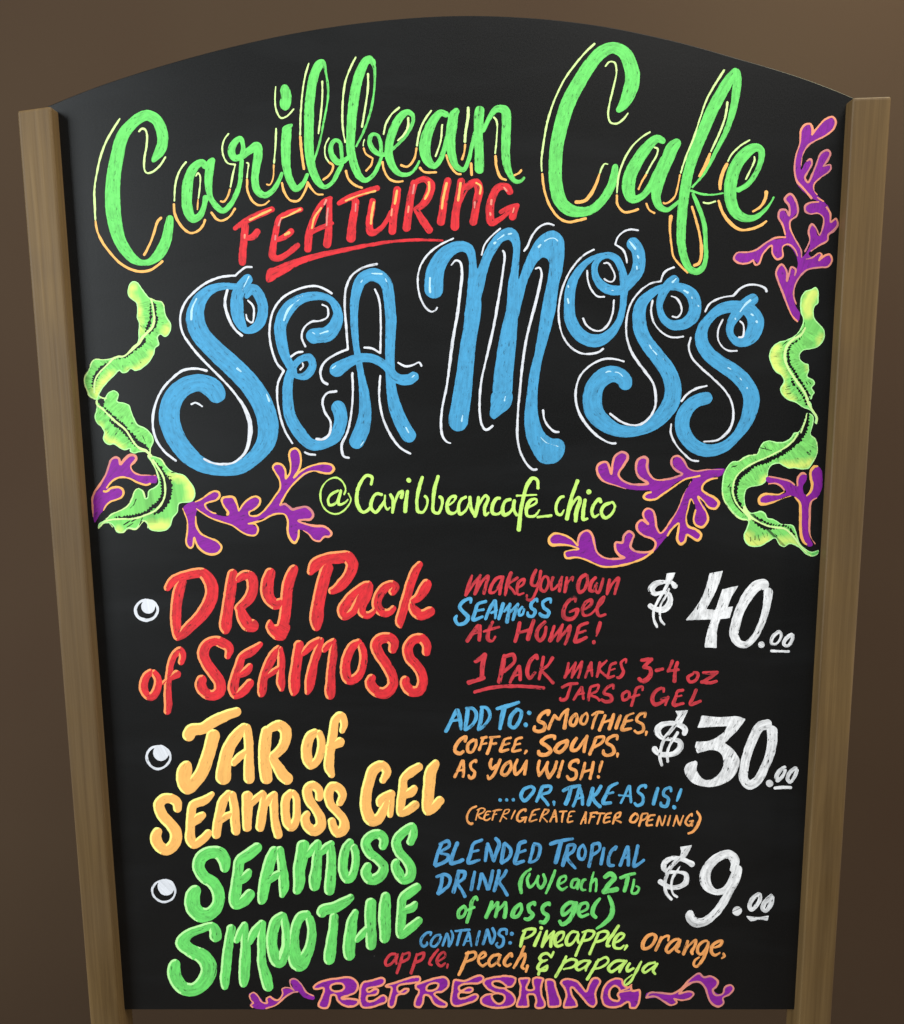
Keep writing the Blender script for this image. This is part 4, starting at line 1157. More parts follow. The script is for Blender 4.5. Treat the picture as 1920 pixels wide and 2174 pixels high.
G120 720,1290,120 715,1200,110 680,1150,80 560,1180,80 440,1230,96 375,1320,130 460,1400,130 590,1470,150 650,1580,160 610,1710,150 500,1800,130 390,1790,130 310,1700,130 290,1600,130 310,1520,90
=M
R q 4.6
G96 885,1150,90 860,1300,90 840,1450,96 825,1600,96 815,1720,90 815,1790,50
G70 930,1310,60 980,1210,76 1020,1120,50
G100 1020,1120,60 1020,1250,80 1030,1400,100 1020,1560,110 1010,1720,90 1005,1760,60
G80 1060,1330,60 1130,1200,90 1210,1110,70
G90 1210,1110,60 1195,1230,76 1195,1380,80 1200,1540,90 1240,1680,110 1270,1800,100
=O
R q 4.6
G80 1420,1030,70 1340,1090,90 1300,1220,94 1300,1370,98 1340,1510,100 1390,1530,90 1440,1420,76 1450,1280,70 1440,1140,80 1420,1040,60
@580 1730 5.241
=O
R q 4.6
G80 130,1120,70 60,1160,100 15,1250,110 -10,1400,100 20,1580,120 70,1620,110 120,1520,84 140,1380,76 135,1240,70 120,1130,70
=O
R q 4.6
G90 400,1110,90 310,1130,100 250,1250,100 230,1400,110 240,1560,150 290,1650,180 370,1560,120 420,1420,100 430,1270,90 400,1130,80
=T
R q 4.6
G120 530,1110,110 560,1060,120 680,1030,120 790,970,110 880,910,60
G110 680,1110,90 670,1250,96 650,1400,110 630,1550,124 620,1640,110c
=H
R q 4.6
G110 920,1070,60 880,1180,110 860,1330,126 845,1480,130 850,1590,116
G70 920,1400,60 990,1330,80 1050,1260,60
G110 1090,950,110 1080,1080,120 1085,1230,116 1090,1370,116 1085,1480,100
=I
R q 4.6
G110 1255,880,90 1245,1000,120 1240,1150,130 1245,1290,120 1240,1400,100
=E
R q 4.6
G110 1620,790,80 1510,870,110 1440,930,90 1430,1080,100 1420,1220,104 1420,1330,90 1510,1270,100 1640,1160,80
G80 1470,1060,80 1550,1030,90 1580,990,60
@270 1160 4.750
#bullet of white ring and disc, beside the red words|painted_bullet
=b
W24 195,535,20 130,560,26 85,630,28 110,710,30 195,745,32 275,715,28 310,640,26 280,570,26 200,540,30
W126 213,600,126 214,606,140
@290 1490 5.157
#bullet of white ring and disc, beside the orange words|painted_bullet
=b
W24 240,480,20 160,510,26 112,590,26 140,680,26 220,735,28 310,710,26 370,630,24 355,540,24 250,480,30
W126 265,550,160 270,560,170
@310 1730 4.867
#bullet of white ring and disc, beside the green words|painted_bullet
=b
W22 190,670,18 110,700,22 65,770,22 90,850,22 180,900,24 270,870,22 305,790,22 270,700,24 200,672,24
W126 195,740,150 210,755,160
@1340 1190 4.750
#price "$ 40.00" in white brush numerals
=$
W60 455,270,74c 400,215,34 340,215,34 250,235,60 205,290,66 240,335,46 320,320,34 380,340,44 395,410,60 340,490,64 250,490,50 180,450,56
fW 360,130c 450,120c 420,190 390,240 350,225c
W30 375,230,30 330,310,30 270,410,26 230,500,26 230,590,26 265,675,22
W20 385,280,20 350,360,20 300,450,20 290,540,22 300,600,22 340,650,20
=4
fW 795,128c 930,102c 880,250 810,400 755,490c 850,500c 880,410 920,290c 1080,255c 1010,380 975,470c 1030,460c 995,580c 900,590c 870,700 862,880c 740,878c 760,750 805,595c 555,600c 690,420 750,290c
=0
W100 1370,240,110 1280,250,110 1180,350,110 1110,480,96 1060,620,96 1040,750,92 1080,830,76 1150,850,66 1230,790,64 1300,670,66 1350,530,72 1380,380,84 1385,290,96
=.
W66 1315,850,64 1318,852,60
=0
W30 1490,715,32 1430,770,40 1415,830,34 1450,845,24 1500,800,26 1515,740,28 1490,712,26
W30 1625,740,32 1560,790,40 1540,845,36 1580,860,28 1625,800,32 1635,745,26
W26 1408,912,30 1500,914,26 1598,918,28
@1360 1490 5.157
#price "$30.00" in white brush numerals
=$
W60 475,360,50 490,300,60 420,250,56 320,235,50 220,260,66 185,320,74 230,390,50 330,410,40 420,430,56 440,490,64 380,560,60 280,580,56 190,560,56 145,500,80
fW 385,100c 520,90c 480,180 440,240 370,220c 405,150
W36 390,240,40 330,320,40 260,410,40 225,510,36 210,600,36 235,700,30
W34 410,330,34 360,410,34 310,500,30 295,580,28 300,660,30
=3
fW 670,150c 900,168 1060,158 1150,190c 1080,290 925,450c 1010,520 1075,610 1080,700 1010,830 900,900 720,932 560,880 480,760 500,690 600,640c 625,660 615,740 650,810 700,850 780,850 860,790 910,680 890,580 820,530 750,528 625,563c 600,500 612,435c 740,430 830,390 920,320 945,270c 800,275 615,288c 650,220
=0
W100 1420,240,110 1310,270,110 1240,390,104 1180,540,100 1140,700,96 1130,840,100 1190,910,100 1280,860,100 1360,720,96 1420,560,100 1445,400,110 1440,280,120
=.
W78 1412,890,76 1416,894,76
=0
W34 1590,710,36 1530,750,46 1490,820,46 1500,860,40 1560,810,40 1590,740,34
W34 1710,720,44 1640,770,50 1610,840,48 1640,880,36 1690,810,40 1720,740,36
W34 1465,945,30c 1560,938,34 1655,938,34c
@1370 1770 6.017
#price "$9.00" in white brush numerals
=$
W70 620,400,90c 540,355,60 450,320,60 350,310,56 250,370,72 240,450,66 320,490,44 430,490,40 520,520,64 520,620,70 430,680,60 300,680,60 180,600,70
fW 450,170c 600,145c 560,230 500,310 440,300c 460,240
W50 440,310,60 370,380,50 310,450,50 265,560,50 250,660,40 270,760,44 340,845,34
W24 450,410,14 400,490,30 350,570,30 335,680,24 360,770,26 415,810,30
=9
W120 1110,470,60 1150,360,120 1080,265,110 950,290,110 820,400,120 765,540,140 790,660,130 880,740,76 1000,730,80 1100,620,100 1190,420,110
W120 1190,420,110 1160,560,110 1080,730,96 990,890,104 880,1030,104 740,1130,110 620,1120,124 570,1040,110 590,1000,50
=.
W116 1170,990,112 1180,985,112
=0
W50 1460,765,46 1380,820,56 1335,920,60 1355,970,50 1420,920,54 1470,830,48 1465,765,40
W50 1620,780,46 1550,850,60 1500,950,60 1540,990,44 1600,910,60 1630,800,46
fW 1290,1050c 1440,1065 1580,1045c 1565,1110c 1450,1095 1345,1115c
@940 1190 4.298
#line "make your own" in small red marker|painted_line
=m
r34 270,130,24 240,220,34 212,315,30c 290,200,24 345,135,24c 320,220,32 295,305,26c 360,190,24 415,140,24 395,230,30 375,308,26
=a
r30 545,150,28 500,160,30 445,230,32 435,290,30 470,290,24 520,220,24 550,150,26 530,230,34 518,315,26
=k
r34 628,105,34 590,210,34 572,320,22
r30 690,155,26 600,220,24 640,270,28 665,310,24
=e
r26 690,250,20 740,210,22 745,170,24 700,190,28 680,250,30 690,310,26 745,295,18
=Y
r30 855,80,30 820,160,34 815,220,30 850,230,24 880,180,22
r30 895,90,30 880,200,26 850,290,24 810,360,24 765,350,22 770,310,20
=o
r28 935,140,24 900,190,30 895,260,30 930,280,26 965,220,26 960,160,24 935,140,22
=u
r28 1010,150,26 990,210,30 1000,265,28 1040,240,22 1090,150,24c 1075,220,28 1065,285,28
=r
r28 1135,150,26 1125,210,28 1115,285,28c 1150,190,20 1190,150,24 1185,190,16
=o
r36 1310,125,34 1260,160,36 1235,240,34 1250,290,32 1290,270,30 1320,200,30 1320,130,26
=w
r30 1400,150,32 1355,200,32 1345,270,34 1375,280,26 1405,210,26 1395,270,24 1420,295,26 1450,230,28 1465,160,24
=n
r30 1525,170,28 1510,240,30 1500,305,24c 1550,210,24 1605,160,30 1590,230,34 1568,310,24
#line "SEAMOSS Gel" in small blue and red marker|painted_line
=S
b34 255,390,24 255,350,32 200,365,32 155,420,34 190,470,34 235,520,38 200,570,36 140,580,32 115,530,34 130,500,24
=E
b32 400,370,28 320,400,30 300,460,34 280,540,34 370,510,26
b26 310,460,22 380,445,22
=A
b32 480,360,32 430,440,30 390,540,30
b34 480,360,34 485,440,32 480,530,20
b22 440,480,20 500,450,20
=M
b34 555,385,34 535,460,34 510,540,28
b24 560,470,22 620,390,26
b36 620,390,26 600,480,34 585,570,34
b24 620,470,20 690,390,22
b32 690,390,26 665,470,34 640,545,24
=o
b24 730,420,22 700,460,28 700,500,26 730,490,24 745,440,22
=S
b30 865,380,20 860,350,24 810,390,28 810,430,28 845,460,28 820,510,28 780,500,30 775,470,20
=S
b30 985,390,22 985,350,26 920,375,30 925,430,30 970,470,34 950,510,30 900,500,32 885,480,22
=G
r34 1210,380,24 1210,340,30 1150,370,34 1105,450,38 1110,520,38 1170,535,36 1220,500,30 1235,445,26 1155,470,24
r26 1220,450,22 1215,510,24
=e
r28 1290,450,24 1355,400,24 1360,360,26 1310,380,30 1275,450,30 1290,500,28 1350,490,20 1400,440,18
=l
r28 1400,440,22 1450,390,24 1475,330,24 1440,360,28 1410,450,32 1430,505,28 1490,490,22
#line "At HOME!" in small red marker|painted_line
=A
r36 330,590,34 275,660,34 220,740,34
r34 340,590,32 340,660,34 335,735,36
r22 270,665,20 350,650,20
=t
r30 460,555,26 420,640,34 415,720,34 450,735,24 485,690,24
r26 370,650,22 520,605,26
=H
r36 705,560,30 690,640,36 660,745,30
r40 835,540,34 800,640,40 775,725,40
r26 690,660,24 800,630,26
=O
r34 940,555,32 875,620,34 860,700,36 890,730,32 930,680,32 945,600,28
=M
r32 1020,590,28 1000,660,32 980,730,32c 1050,650,24 1095,585,26c 1070,670,28 1050,735,26c 1110,660,24 1165,595,26 1145,690,30 1115,770,26
=E
r34 1330,565,26 1250,600,32 1225,670,32 1210,740,36 1320,700,26
r26 1230,665,22 1310,640,22
=!
r34 1440,560,28 1420,630,34 1400,690,16
r34 1380,742,34 1381,746,34
@960 1370 3.008
#line "1 PACK makes 3-4 oz" in small red marker|painted_line
=1
r28 145,105,26c 180,85,26 210,60,28c 195,130,32 190,210,30
r30 100,240,30 150,225,28 210,205,26
r18 140,300,20 230,275,22 330,262,22 450,262,22 590,272,20
=P
r28 335,60,28 320,150,30 300,240,28
r22 330,75,22 390,60,28 400,100,24 330,170,20
=A
r22 430,130,22 400,180,22 368,240,18
r20 430,130,22 435,180,22 435,225,20
r14 400,195,14 440,180,14
=C
r24 545,90,20 540,65,22 500,100,24 480,170,26 495,210,22 535,170,18
=K
r20 585,70,20 570,150,22 555,220,18
r18 645,75,22 610,130,20 575,160,18 610,200,20 650,245,22
=m
r18 745,110,18 735,160,20 720,205,16c 760,150,14 790,110,16c 775,160,18 765,205,16c 800,150,14 830,105,16 820,160,18 805,210,16
=A
r16 890,105,16 870,150,18 850,210,16
r18 890,105,18 890,150,18 895,200,16
r12 865,165,12 900,155,12
=K
r18 945,105,18 935,160,18 925,205,16
r16 990,95,16 940,150,16 970,185,16 990,200,16
=E
r16 1050,110,16 1015,125,16 1005,160,18 995,205,18 1040,195,14
r13 1010,160,13 1040,150,13
=S
r18 1110,115,14 1110,90,16 1080,110,18 1085,140,18 1095,170,20 1070,205,20 1050,205,16
=3
r24 1205,95,22c 1270,90,28c 1225,140,22c 1265,150,24 1265,195,28 1220,230,28 1190,210,24
=-
r22 1305,160,22 1345,152,22
=4
r20 1410,95,20 1395,130,18 1380,165,20c 1450,155,18
r22 1440,105,22 1425,160,22 1420,235,24
=o
r18 1540,180,18 1505,205,20 1520,235,18 1560,220,18 1570,180,18 1540,172,16
=z
r18 1600,175,16c 1650,175,22 1695,172,20c 1650,205,20 1595,235,20c 1650,240,20 1695,228,18
#line "JARS of GEL" in small red marker|painted_line
=J
r16 700,270,18 745,250,20 805,243,18
r18 760,255,18 745,300,20 730,340,20 700,350,20 690,335,16
=A
r16 830,265,18 800,310,18 775,350,16
r16 830,265,18 835,310,18 840,345,14
r12 800,315,12 845,305,12
=R
r16 885,265,16 875,310,18 870,355,16
r15 885,265,15 935,255,18 925,290,16 885,315,14 925,335,16 945,355,16
=S
r18 1030,280,16 1030,255,18 990,270,20 970,305,20 1010,320,22 1020,350,22 980,360,22 950,345,18
=o
r18 1120,290,18 1090,315,20 1095,350,18 1130,330,18 1130,300,16 1110,290,14
=f
r18 1215,290,14 1215,265,16 1180,275,18 1165,320,18 1145,390,20
r13 1140,335,13 1200,315,14
=G
r22 1350,300,18 1350,275,20 1310,285,22 1280,330,24 1290,375,24 1340,365,20 1380,330,18c 1360,385,18
r14 1330,345,14 1385,330,14
=E
r20 1480,285,20 1440,295,20 1430,330,22 1415,380,24 1480,370,18
r14 1430,330,14 1470,320,14
=L
r22 1560,280,20 1545,320,22 1525,375,24 1590,355,18
@930 1480 3.840
#line "ADD TO: SMOOTHIES," in small blue and orange marker|painted_line
=A
b30 155,100,30 110,190,30 62,285,28
b34 160,100,34 180,180,34 190,265,22
b22 110,195,22 190,180,22
=D
b30 245,90,30 235,180,34 220,270,28
b24 225,90,20 290,95,26 315,150,28 285,220,26 220,270,26
=D
b30 360,90,30 350,180,34 330,270,28
b24 345,80,20 400,90,26 425,150,28 390,220,26 330,270,26
=T
b32 475,95,24 560,75,34 665,40,24
b36 540,90,40 520,180,38 505,265,28
=O
b30 650,95,30 600,150,32 585,230,32 620,250,30 665,190,30 680,120,28 650,95,26
=:
b32 744,128,34 745,130,34
b32 716,224,34 717,227,34
=S
o28 895,150,22 905,115,28 850,135,30 820,190,28 870,220,32 865,265,32 820,280,30 785,265,28 790,235,18
=M
o26 900,265,24 930,190,26 950,150,26c 975,175,26 990,180,24c 1020,130,22 1060,100,22c 1045,170,28 1030,260,34
=O
o26 1130,135,24 1090,170,26 1080,220,28 1110,230,24 1135,180,24 1130,135,20
=O
o22 1215,125,22 1175,160,24 1165,210,26 1195,220,22 1220,170,22 1215,130,18
=T
o22 1255,150,20 1300,125,22 1350,125,20
o22 1300,130,20 1275,190,22 1255,260,20
=H
o26 1365,145,22 1340,210,26 1315,275,26
o28 1435,135,24 1420,190,28 1395,265,28
o18 1345,205,16 1420,185,18
=I
o28 1490,145,26 1470,200,28 1450,260,28
=E
o24 1600,130,16 1540,155,20 1520,210,28 1500,265,26 1580,255,22
o20 1530,200,18 1590,185,18
=S
o26 1685,165,22 1690,130,24 1640,145,26 1620,190,24 1670,225,28 1670,275,28 1625,290,24 1600,270,24
=,
o24 1700,285,24 1695,310,14
#line "COFFEE, SOUPS," in small orange marker|painted_line
=C
o28 220,365,24 230,325,26 185,345,28 145,400,30 140,440,28 180,460,28 210,440,20
=O
o26 295,345,26 250,380,26 245,440,26 270,450,24 310,390,26 310,345,22
=F
o24 370,330,22 355,380,24 335,435,24
o20 350,335,18 400,325,20
o18 355,385,18 400,375,18
=F
o26 440,330,24 425,400,26 400,465,26
o20 420,330,18 510,320,20
o18 430,385,18 480,375,18
=E
o24 600,330,20 545,345,22 525,395,26 510,440,26 580,425,20
o18 530,390,18 590,375,18
=E
o24 690,330,22 640,345,22 625,395,26 610,440,26 680,430,20
o18 630,390,18 670,380,18
=,
o24 720,440,22 708,460,14
=S
o30 950,345,22 950,320,28 890,325,30 845,365,32 890,400,30 920,440,34 880,470,32 830,465,32 820,435,22
=O
o30 1060,350,30 990,380,32 955,430,32 990,450,30 1045,400,30 1060,350,26
=U
o28 1135,330,26 1100,380,30 1090,430,30 1130,430,26 1180,370,24 1215,320,26c 1200,390,30 1190,450,26
=P
o26 1290,330,26 1265,400,28 1235,470,26
o22 1290,330,22 1350,325,26 1345,360,24 1270,410,22
=S
o28 1460,350,22 1460,315,26 1400,330,28 1375,370,28 1425,405,30 1435,450,30 1390,475,28 1350,460,28 1350,430,18
=,
o28 1465,465,28 1462,488,14
#line "AS YOU WISH!" in small orange marker|painted_line
=A
o26 200,515,24 170,580,26 135,655,22
o26 205,515,26 210,590,26 205,655,24
o18 160,605,16 215,590,18
=S
o24 310,535,20 310,515,22 270,540,24 270,580,24 300,610,26 290,650,26 260,660,24 250,635,18
=Y
o28 440,500,28 425,550,28 440,585,24 480,550,22
o30 510,505,28 480,580,26 450,640,26 415,665,26 405,635,20
=O
o26 595,520,26 545,555,28 520,620,28 550,635,26 595,580,26 595,525,22
=U
o24 650,505,22 625,570,26 635,630,24 675,600,20 725,520,22c 715,580,24 705,635,26
=W
o26 830,515,26 815,580,26 825,640,24c 870,580,22 895,530,22c 885,590,26 905,655,28c 950,590,26 970,520,26
=I
o28 1020,515,26 1000,580,28 980,655,28
=S
o26 1145,540,22 1140,515,26 1085,535,26 1075,575,26 1125,605,28 1120,660,28 1075,670,26 1050,640,24
=H
o24 1200,530,22 1185,600,24 1160,675,22
o26 1270,525,24 1255,600,26 1240,670,26
o18 1190,610,16 1255,590,18
=!
o26 1340,520,24 1325,570,26 1315,615,16
o26 1308,648,28 1309,651,28
@970 1650 3.406
#line "...OR, TAKE AS IS!" in small blue marker|painted_line
=.
b24 313,164,24 314,166,24
b24 361,163,22 362,165,22
b24 408,163,24 409,165,24
=O
b24 530,65,24 485,90,26 465,140,26 490,170,26 535,130,26 560,85,24 530,62,22
=R
b26 620,65,24 600,120,28 575,180,24
b22 620,65,22 680,70,26 670,105,22 610,130,20 640,170,24 665,205,20
=,
b24 702,180,24 705,205,10
=T
b24 765,100,24 820,75,26 895,60,20
b28 825,75,28 810,140,30 785,200,30
=A
b22 890,75,24 870,140,24 840,215,22
b22 890,75,24 905,130,24 910,200,22
b16 860,160,16 915,140,16
=K
b30 985,75,28 970,140,32 950,205,30
b22 1045,60,24 1010,120,24 985,140,22 1005,185,26 1040,215,24
=E
b24 1165,40,16 1110,70,24 1085,115,26 1060,185,28 1120,185,20
b18 1090,120,18 1130,110,18
=A
b18 1245,60,20 1215,130,20 1185,190,16
b20 1250,60,20 1255,120,20 1260,185,18
b14 1170,130,14 1260,135,16
=S
b20 1365,80,18 1365,60,20 1325,70,20 1310,105,20 1345,135,22 1345,185,22 1305,205,22 1285,185,18
=I
b26 1455,75,24 1435,140,28 1420,200,24
=S
b22 1550,105,18 1545,75,20 1505,90,22 1495,125,22 1530,155,24 1515,210,26 1480,205,24 1475,180,18
=!
b26 1625,85,24 1605,140,24 1590,175,14
b28 1573,216,28 1574,219,28
#line "(REFRIGERATE AFTER OPENING)" in small orange marker|painted_line
@980 1700 3.985
=(
o18 130,45,17 85,65,18 50,120,20 50,170,20 75,195,20 98,190,18
=R
o13 150,72,14 135,110,14 120,165,13
o12 130,80,11 175,62,13 200,75,13 180,100,12 145,118,11 150,140,12 185,155,11
=E
o11 250,90,9 215,92,11 200,120,12 192,158,13 215,165,12 245,148,10
o9 203,122,9 232,115,9
=F
o14 285,85,13 272,120,14 260,165,13
o12 265,88,10 300,80,12 345,75,9
o10 275,118,9 300,112,10
=R
o15 370,75,14 350,120,15 325,178,13
o13 370,75,12 405,75,14 395,100,13 345,122,11 365,140,13 385,155,14
=I
o15 457,80,14 440,110,15 420,158,13
=G
o18 540,92,14 545,72,17 510,80,18 475,125,20 475,165,20 495,175,16 550,138,12c 535,185,14
o10 505,145,10 548,138,10
=E
o15 665,68,11 610,85,15 590,125,16 575,175,15 640,158,11
o12 590,125,11 630,115,10
=R
o16 700,80,14 680,125,16 662,178,14
o13 700,75,12 738,78,14 725,105,13 685,130,11 705,155,14 728,180,14
=A
o14 790,75,14 775,120,15 748,178,14
o16 792,75,14 800,125,16 805,182,16
o11 772,140,11 802,130,11
=T
o13 828,92,11 895,88,12
o15 865,92,14 855,135,15 850,182,13
=E
o13 962,90,9 920,95,13 905,135,15 900,180,15 945,172,11
o11 905,135,10 935,128,10
@970 1650 3.406
=A
o14 935,250,14 915,295,14 895,340,13
o15 935,250,14 932,290,15 930,335,14
o11 910,310,11 938,302,11
=F
o14 975,260,13 965,300,14 955,335,13
o13 965,260,12 1020,255,13
o11 968,290,11 995,285,11
=T
o14 1010,262,12 1075,262,12
o14 1040,262,14 1030,300,14 1015,340,14
=E
o14 1120,258,13 1080,270,14 1065,328,15 1110,318,13
o12 1075,295,12 1110,288,12
=R
o15 1150,265,14 1140,300,15 1128,340,14
o13 1150,265,13 1185,255,14 1175,285,13 1140,302,12 1165,315,13 1190,328,13
=O
o16 1295,260,16 1265,285,17 1255,320,17 1285,325,15 1310,290,15 1300,262,14
=P
o15 1340,270,14 1330,310,15 1318,355,15
o13 1340,265,13 1380,265,14 1365,300,13 1325,315,12
=E
o14 1435,275,13 1395,280,14 1375,345,16 1415,345,13
o12 1385,315,12 1420,305,12
=N
o15 1465,280,14 1455,315,15 1445,355,14
o13 1465,280,13 1475,320,14 1485,350,14
o14 1510,275,13 1500,315,14 1487,352,13
=I
o15 1545,275,14 1525,350,15
=N
o15 1590,275,14 1580,310,15 1565,355,14
o13 1590,275,13 1600,315,14 1610,345,14
o14 1640,275,13 1625,315,14 1612,350,13
=G
o16 1700,285,13 1700,265,14 1675,285,16 1655,330,17 1680,350,15 1710,315,13c 1700,355,13
o12 1680,320,12 1712,312,12
=)
o18 1735,245,16 1760,290,20 1740,350,22 1705,395,18 1670,408,16
@900 1760 3.684
#line "BLENDED TROPICAL" in small blue marker|painted_line
=B
c28 140,110,26 110,190,28 85,285,28
c24 120,120,22 190,95,28 200,130,26 130,185,22 190,205,26 185,240,28 90,290,26
=L
c30 265,105,30 235,180,32 215,265,34 260,260,30 310,240,26
=E
c28 460,85,26 390,115,28 370,180,30 350,265,30 440,240,24
c22 370,180,20 435,165,20
=N
c28 500,110,26 490,180,28 480,255,28
c24 500,110,20 525,180,24 545,250,28
c28 560,70,26 590,110,30 570,180,30 545,255,26
=D
c28 630,110,28 620,180,30 605,265,28
c24 630,105,24 680,160,28 670,220,26 605,270,26
=E
c28 800,95,30 750,115,30 735,180,32 715,265,32 790,250,24
c22 740,185,20 800,165,22
=D
c28 860,120,26 845,190,28 825,265,26
c24 860,115,24 905,130,28 905,190,26 880,240,24 830,265,24
=T
c26 985,120,26 1060,95,30 1170,75,18
c34 1075,100,34 1050,190,36 1030,270,34
=R
c30 1130,125,28 1110,210,34 1085,290,32
c24 1130,125,24 1180,130,28 1170,170,26 1120,215,24 1150,270,26 1190,310,22
=O
c26 1250,120,24 1215,160,28 1215,225,28 1245,235,26 1265,180,24 1250,125,22
=P
c28 1320,120,28 1310,210,28 1290,300,28
c22 1320,120,22 1370,115,28 1375,160,24 1310,210,22
=I
c28 1410,145,26 1400,200,28 1385,280,28
=C
c26 1490,165,20 1505,140,24 1470,170,26 1445,230,26 1450,280,26 1490,285,22
=A
c26 1595,135,26 1565,210,26 1535,290,26
c26 1600,135,26 1600,210,28 1600,290,24
c18 1560,230,18 1605,215,18
=L
c28 1675,125,28 1660,200,28 1645,290,30 1680,275,26 1725,240,22
#line "DRINK (w/each 2Tb" in small blue and green marker|painted_line
=D
c28 145,370,26 135,440,28 110,510,28
c24 95,375,20 160,355,24 205,380,28 195,440,26 110,510,26
=R
c30 275,330,28 255,410,32 230,500,30
c24 265,330,24 320,340,30 310,390,26 265,425,24 300,480,26 325,535,30
=I
c28 400,330,26 385,400,28 370,480,26
=N
c26 450,345,24 440,410,26 425,475,24
c24 455,345,22 480,410,26 500,475,26
c28 540,320,26 525,400,28 505,475,26
=K
c28 590,320,28 575,400,30 550,490,24
c24 650,320,26 620,370,26 590,410,24 620,460,26 655,520,26
=(
g30 840,310,20 780,360,26 755,430,34 765,505,24
=w
g26 830,345,20 810,400,28 830,455,26 870,420,22 895,370,22c 890,430,24 915,460,26 950,410,26 935,350,20
=/
g24 1030,320,18 1000,400,24 955,505,18
=e
g24 1065,430,16 1110,400,18 1110,370,20 1070,380,24 1050,440,26 1080,475,24 1125,450,14
=a
g22 1205,390,18 1170,400,24 1155,450,24 1180,460,20 1215,400,16 1210,440,22 1200,475,20
=c
g22 1270,395,18 1250,400,22 1230,450,22 1240,475,20 1270,475,14
=h
g22 1330,335,16 1310,410,20 1300,490,22
g20 1305,430,16 1345,390,20 1350,430,20 1345,490,18
=2
g36 1410,380,32 1460,350,36 1490,380,38 1450,430,40 1410,490,40c 1520,470,36
=T
g26 1535,383,24 1590,362,28 1655,348,22
g30 1598,372,28 1585,430,30 1568,492,28
=b
g22 1646,392,20 1638,440,22 1628,500,22 1662,500,22 1684,462,20 1660,446,14
#line "of moss gel)" in small green marker|painted_line
=o
g26 320,600,24 275,640,28 275,690,28 310,680,24 330,630,22 315,600,20
=f
g28 420,560,20 410,530,24 380,560,28 365,640,30 335,735,28
g20 330,640,18 400,610,20
=m
g32 535,565,28 515,630,34 485,695,30
g22 520,640,20 580,570,24
g32 580,570,24 575,630,30 560,690,30
g22 580,640,18 640,570,24
g34 640,570,26 640,630,32 630,695,34
=o
g30 760,580,28 715,620,34 695,680,34 730,685,28 765,630,28 760,580,24
=s
g30 870,600,22 865,575,26 820,600,30 825,640,30 855,670,32 820,705,32 785,700,24
=s
g30 985,600,22 980,580,26 930,610,30 935,650,32 970,680,36 940,730,32 905,725,28
=g
g28 1190,580,26 1140,575,30 1085,630,34 1090,670,32 1140,640,26 1180,590,24
g30 1195,570,26 1170,650,34 1130,720,34 1080,745,30 1060,715,24
=e
g26 1230,650,20 1280,620,22 1275,580,26 1230,590,28 1210,640,30 1230,685,26 1290,665,18
=l
g32 1380,540,22 1340,590,30 1320,660,34 1350,695,24
=)
g34 1445,520,28 1475,600,36 1465,680,40 1410,740,30 1350,780,20
@800 1950 2.375
@880 1960 4.709
#line "CONTAINS: pineapple, orange," in small marker of four colours|painted_line
=C
c27 160,125,18 165,95,26 120,100,28 75,150,30 65,200,30 90,232,30 125,215,28 128,185,18
=O
c27 265,115,24 215,125,28 170,180,28 170,225,26 205,232,26 245,190,26 268,130,24
=N
c27 325,100,22 305,160,26 280,228,26
c24 328,100,22 345,165,26 345,235,24
c26 365,70,24 385,120,26 370,185,26 345,235,22
=T
c24 405,80,22 480,70,22 560,65,22
c28 465,80,26 445,150,28 425,225,26
=A
c24 545,85,22 520,150,24 488,225,22
c24 548,90,22 560,160,24 572,235,18
c16 520,180,14 570,175,14
=I
c28 655,75,26 635,140,28 618,222,26
=N
c28 730,60,24 710,135,30 685,215,28
c26 730,60,24 750,130,28 765,205,26
c28 780,45,28 805,110,28 790,175,28 768,210,26
=S
c26 920,115,22 920,65,26 865,65,26 845,110,28 890,150,28 885,210,28 845,240,26 820,215,24 835,190,18
=:
c36 975,105,38 978,106,38
c36 958,196,38 960,197,38
@1090 1960 3.837
=p
Q24 100,60,20 75,120,28 58,195,26
Q20 75,65,18 125,48,24 180,50,24 165,85,22 120,115,20 80,130,16
=i
Q26 225,65,18 200,120,28 170,188,26
Q28 226,38,30 228,40,30
=n
Q24 275,60,20 258,120,30 235,190,26c 275,125,22 330,70,22c 310,130,26 305,195,26
=e
Q22 350,165,14 400,125,18 410,75,22 370,80,26 340,130,30 355,185,28 405,175,16
=a
Q24 530,75,22 480,70,22 435,130,30 440,175,28 480,165,20 530,85,16 525,130,22 535,165,20
=p
Q20 595,65,18 560,140,22 505,270,22
Q20 560,75,14 620,60,22 660,75,22 630,125,22 570,145,18
=p
Q20 695,80,18 665,150,22 620,255,22
Q20 680,85,14 740,65,22 775,80,22 740,130,22 670,155,18
=l
Q26 860,15,22 820,80,26 775,140,28 765,185,24 790,185,18
=e
Q22 820,165,14 880,130,20 905,95,20 870,85,24 825,140,30 825,195,28 870,205,20 905,180,14
=,
Q20 925,185,24 905,220,14
@1350 1970 5.18
=o
o36 190,65,32 130,90,38 80,170,40 85,225,38 140,220,36 200,160,36 220,95,36 190,65,30
=r
o34 285,95,30 260,160,36 215,255,34
o28 260,160,20 310,100,26 360,90,28 355,145,24
=a
o34 480,120,26 430,130,32 365,180,36 335,240,36 355,270,30 420,220,26 490,130,26 475,190,32 445,240,32 485,265,30
=n
o36 575,140,30 555,200,38 525,285,34c 580,200,24 660,135,32 650,200,36 615,260,36 625,290,24
=g
o32 790,140,26 750,145,30 690,200,34 680,260,32 710,290,28 765,240,28 800,160,30 775,260,34 735,350,34 670,425,30 640,410,26 650,360,24 700,320,18
=e
o30 860,220,22 930,190,26 950,145,28 900,150,32 840,200,34 835,270,34 870,300,32 930,270,22
=,
o30 965,285,30 975,310,28 945,335,18
@805 2005 3.047
#line "apple, peach, & papaya" in small marker of three colours|painted_line
=a
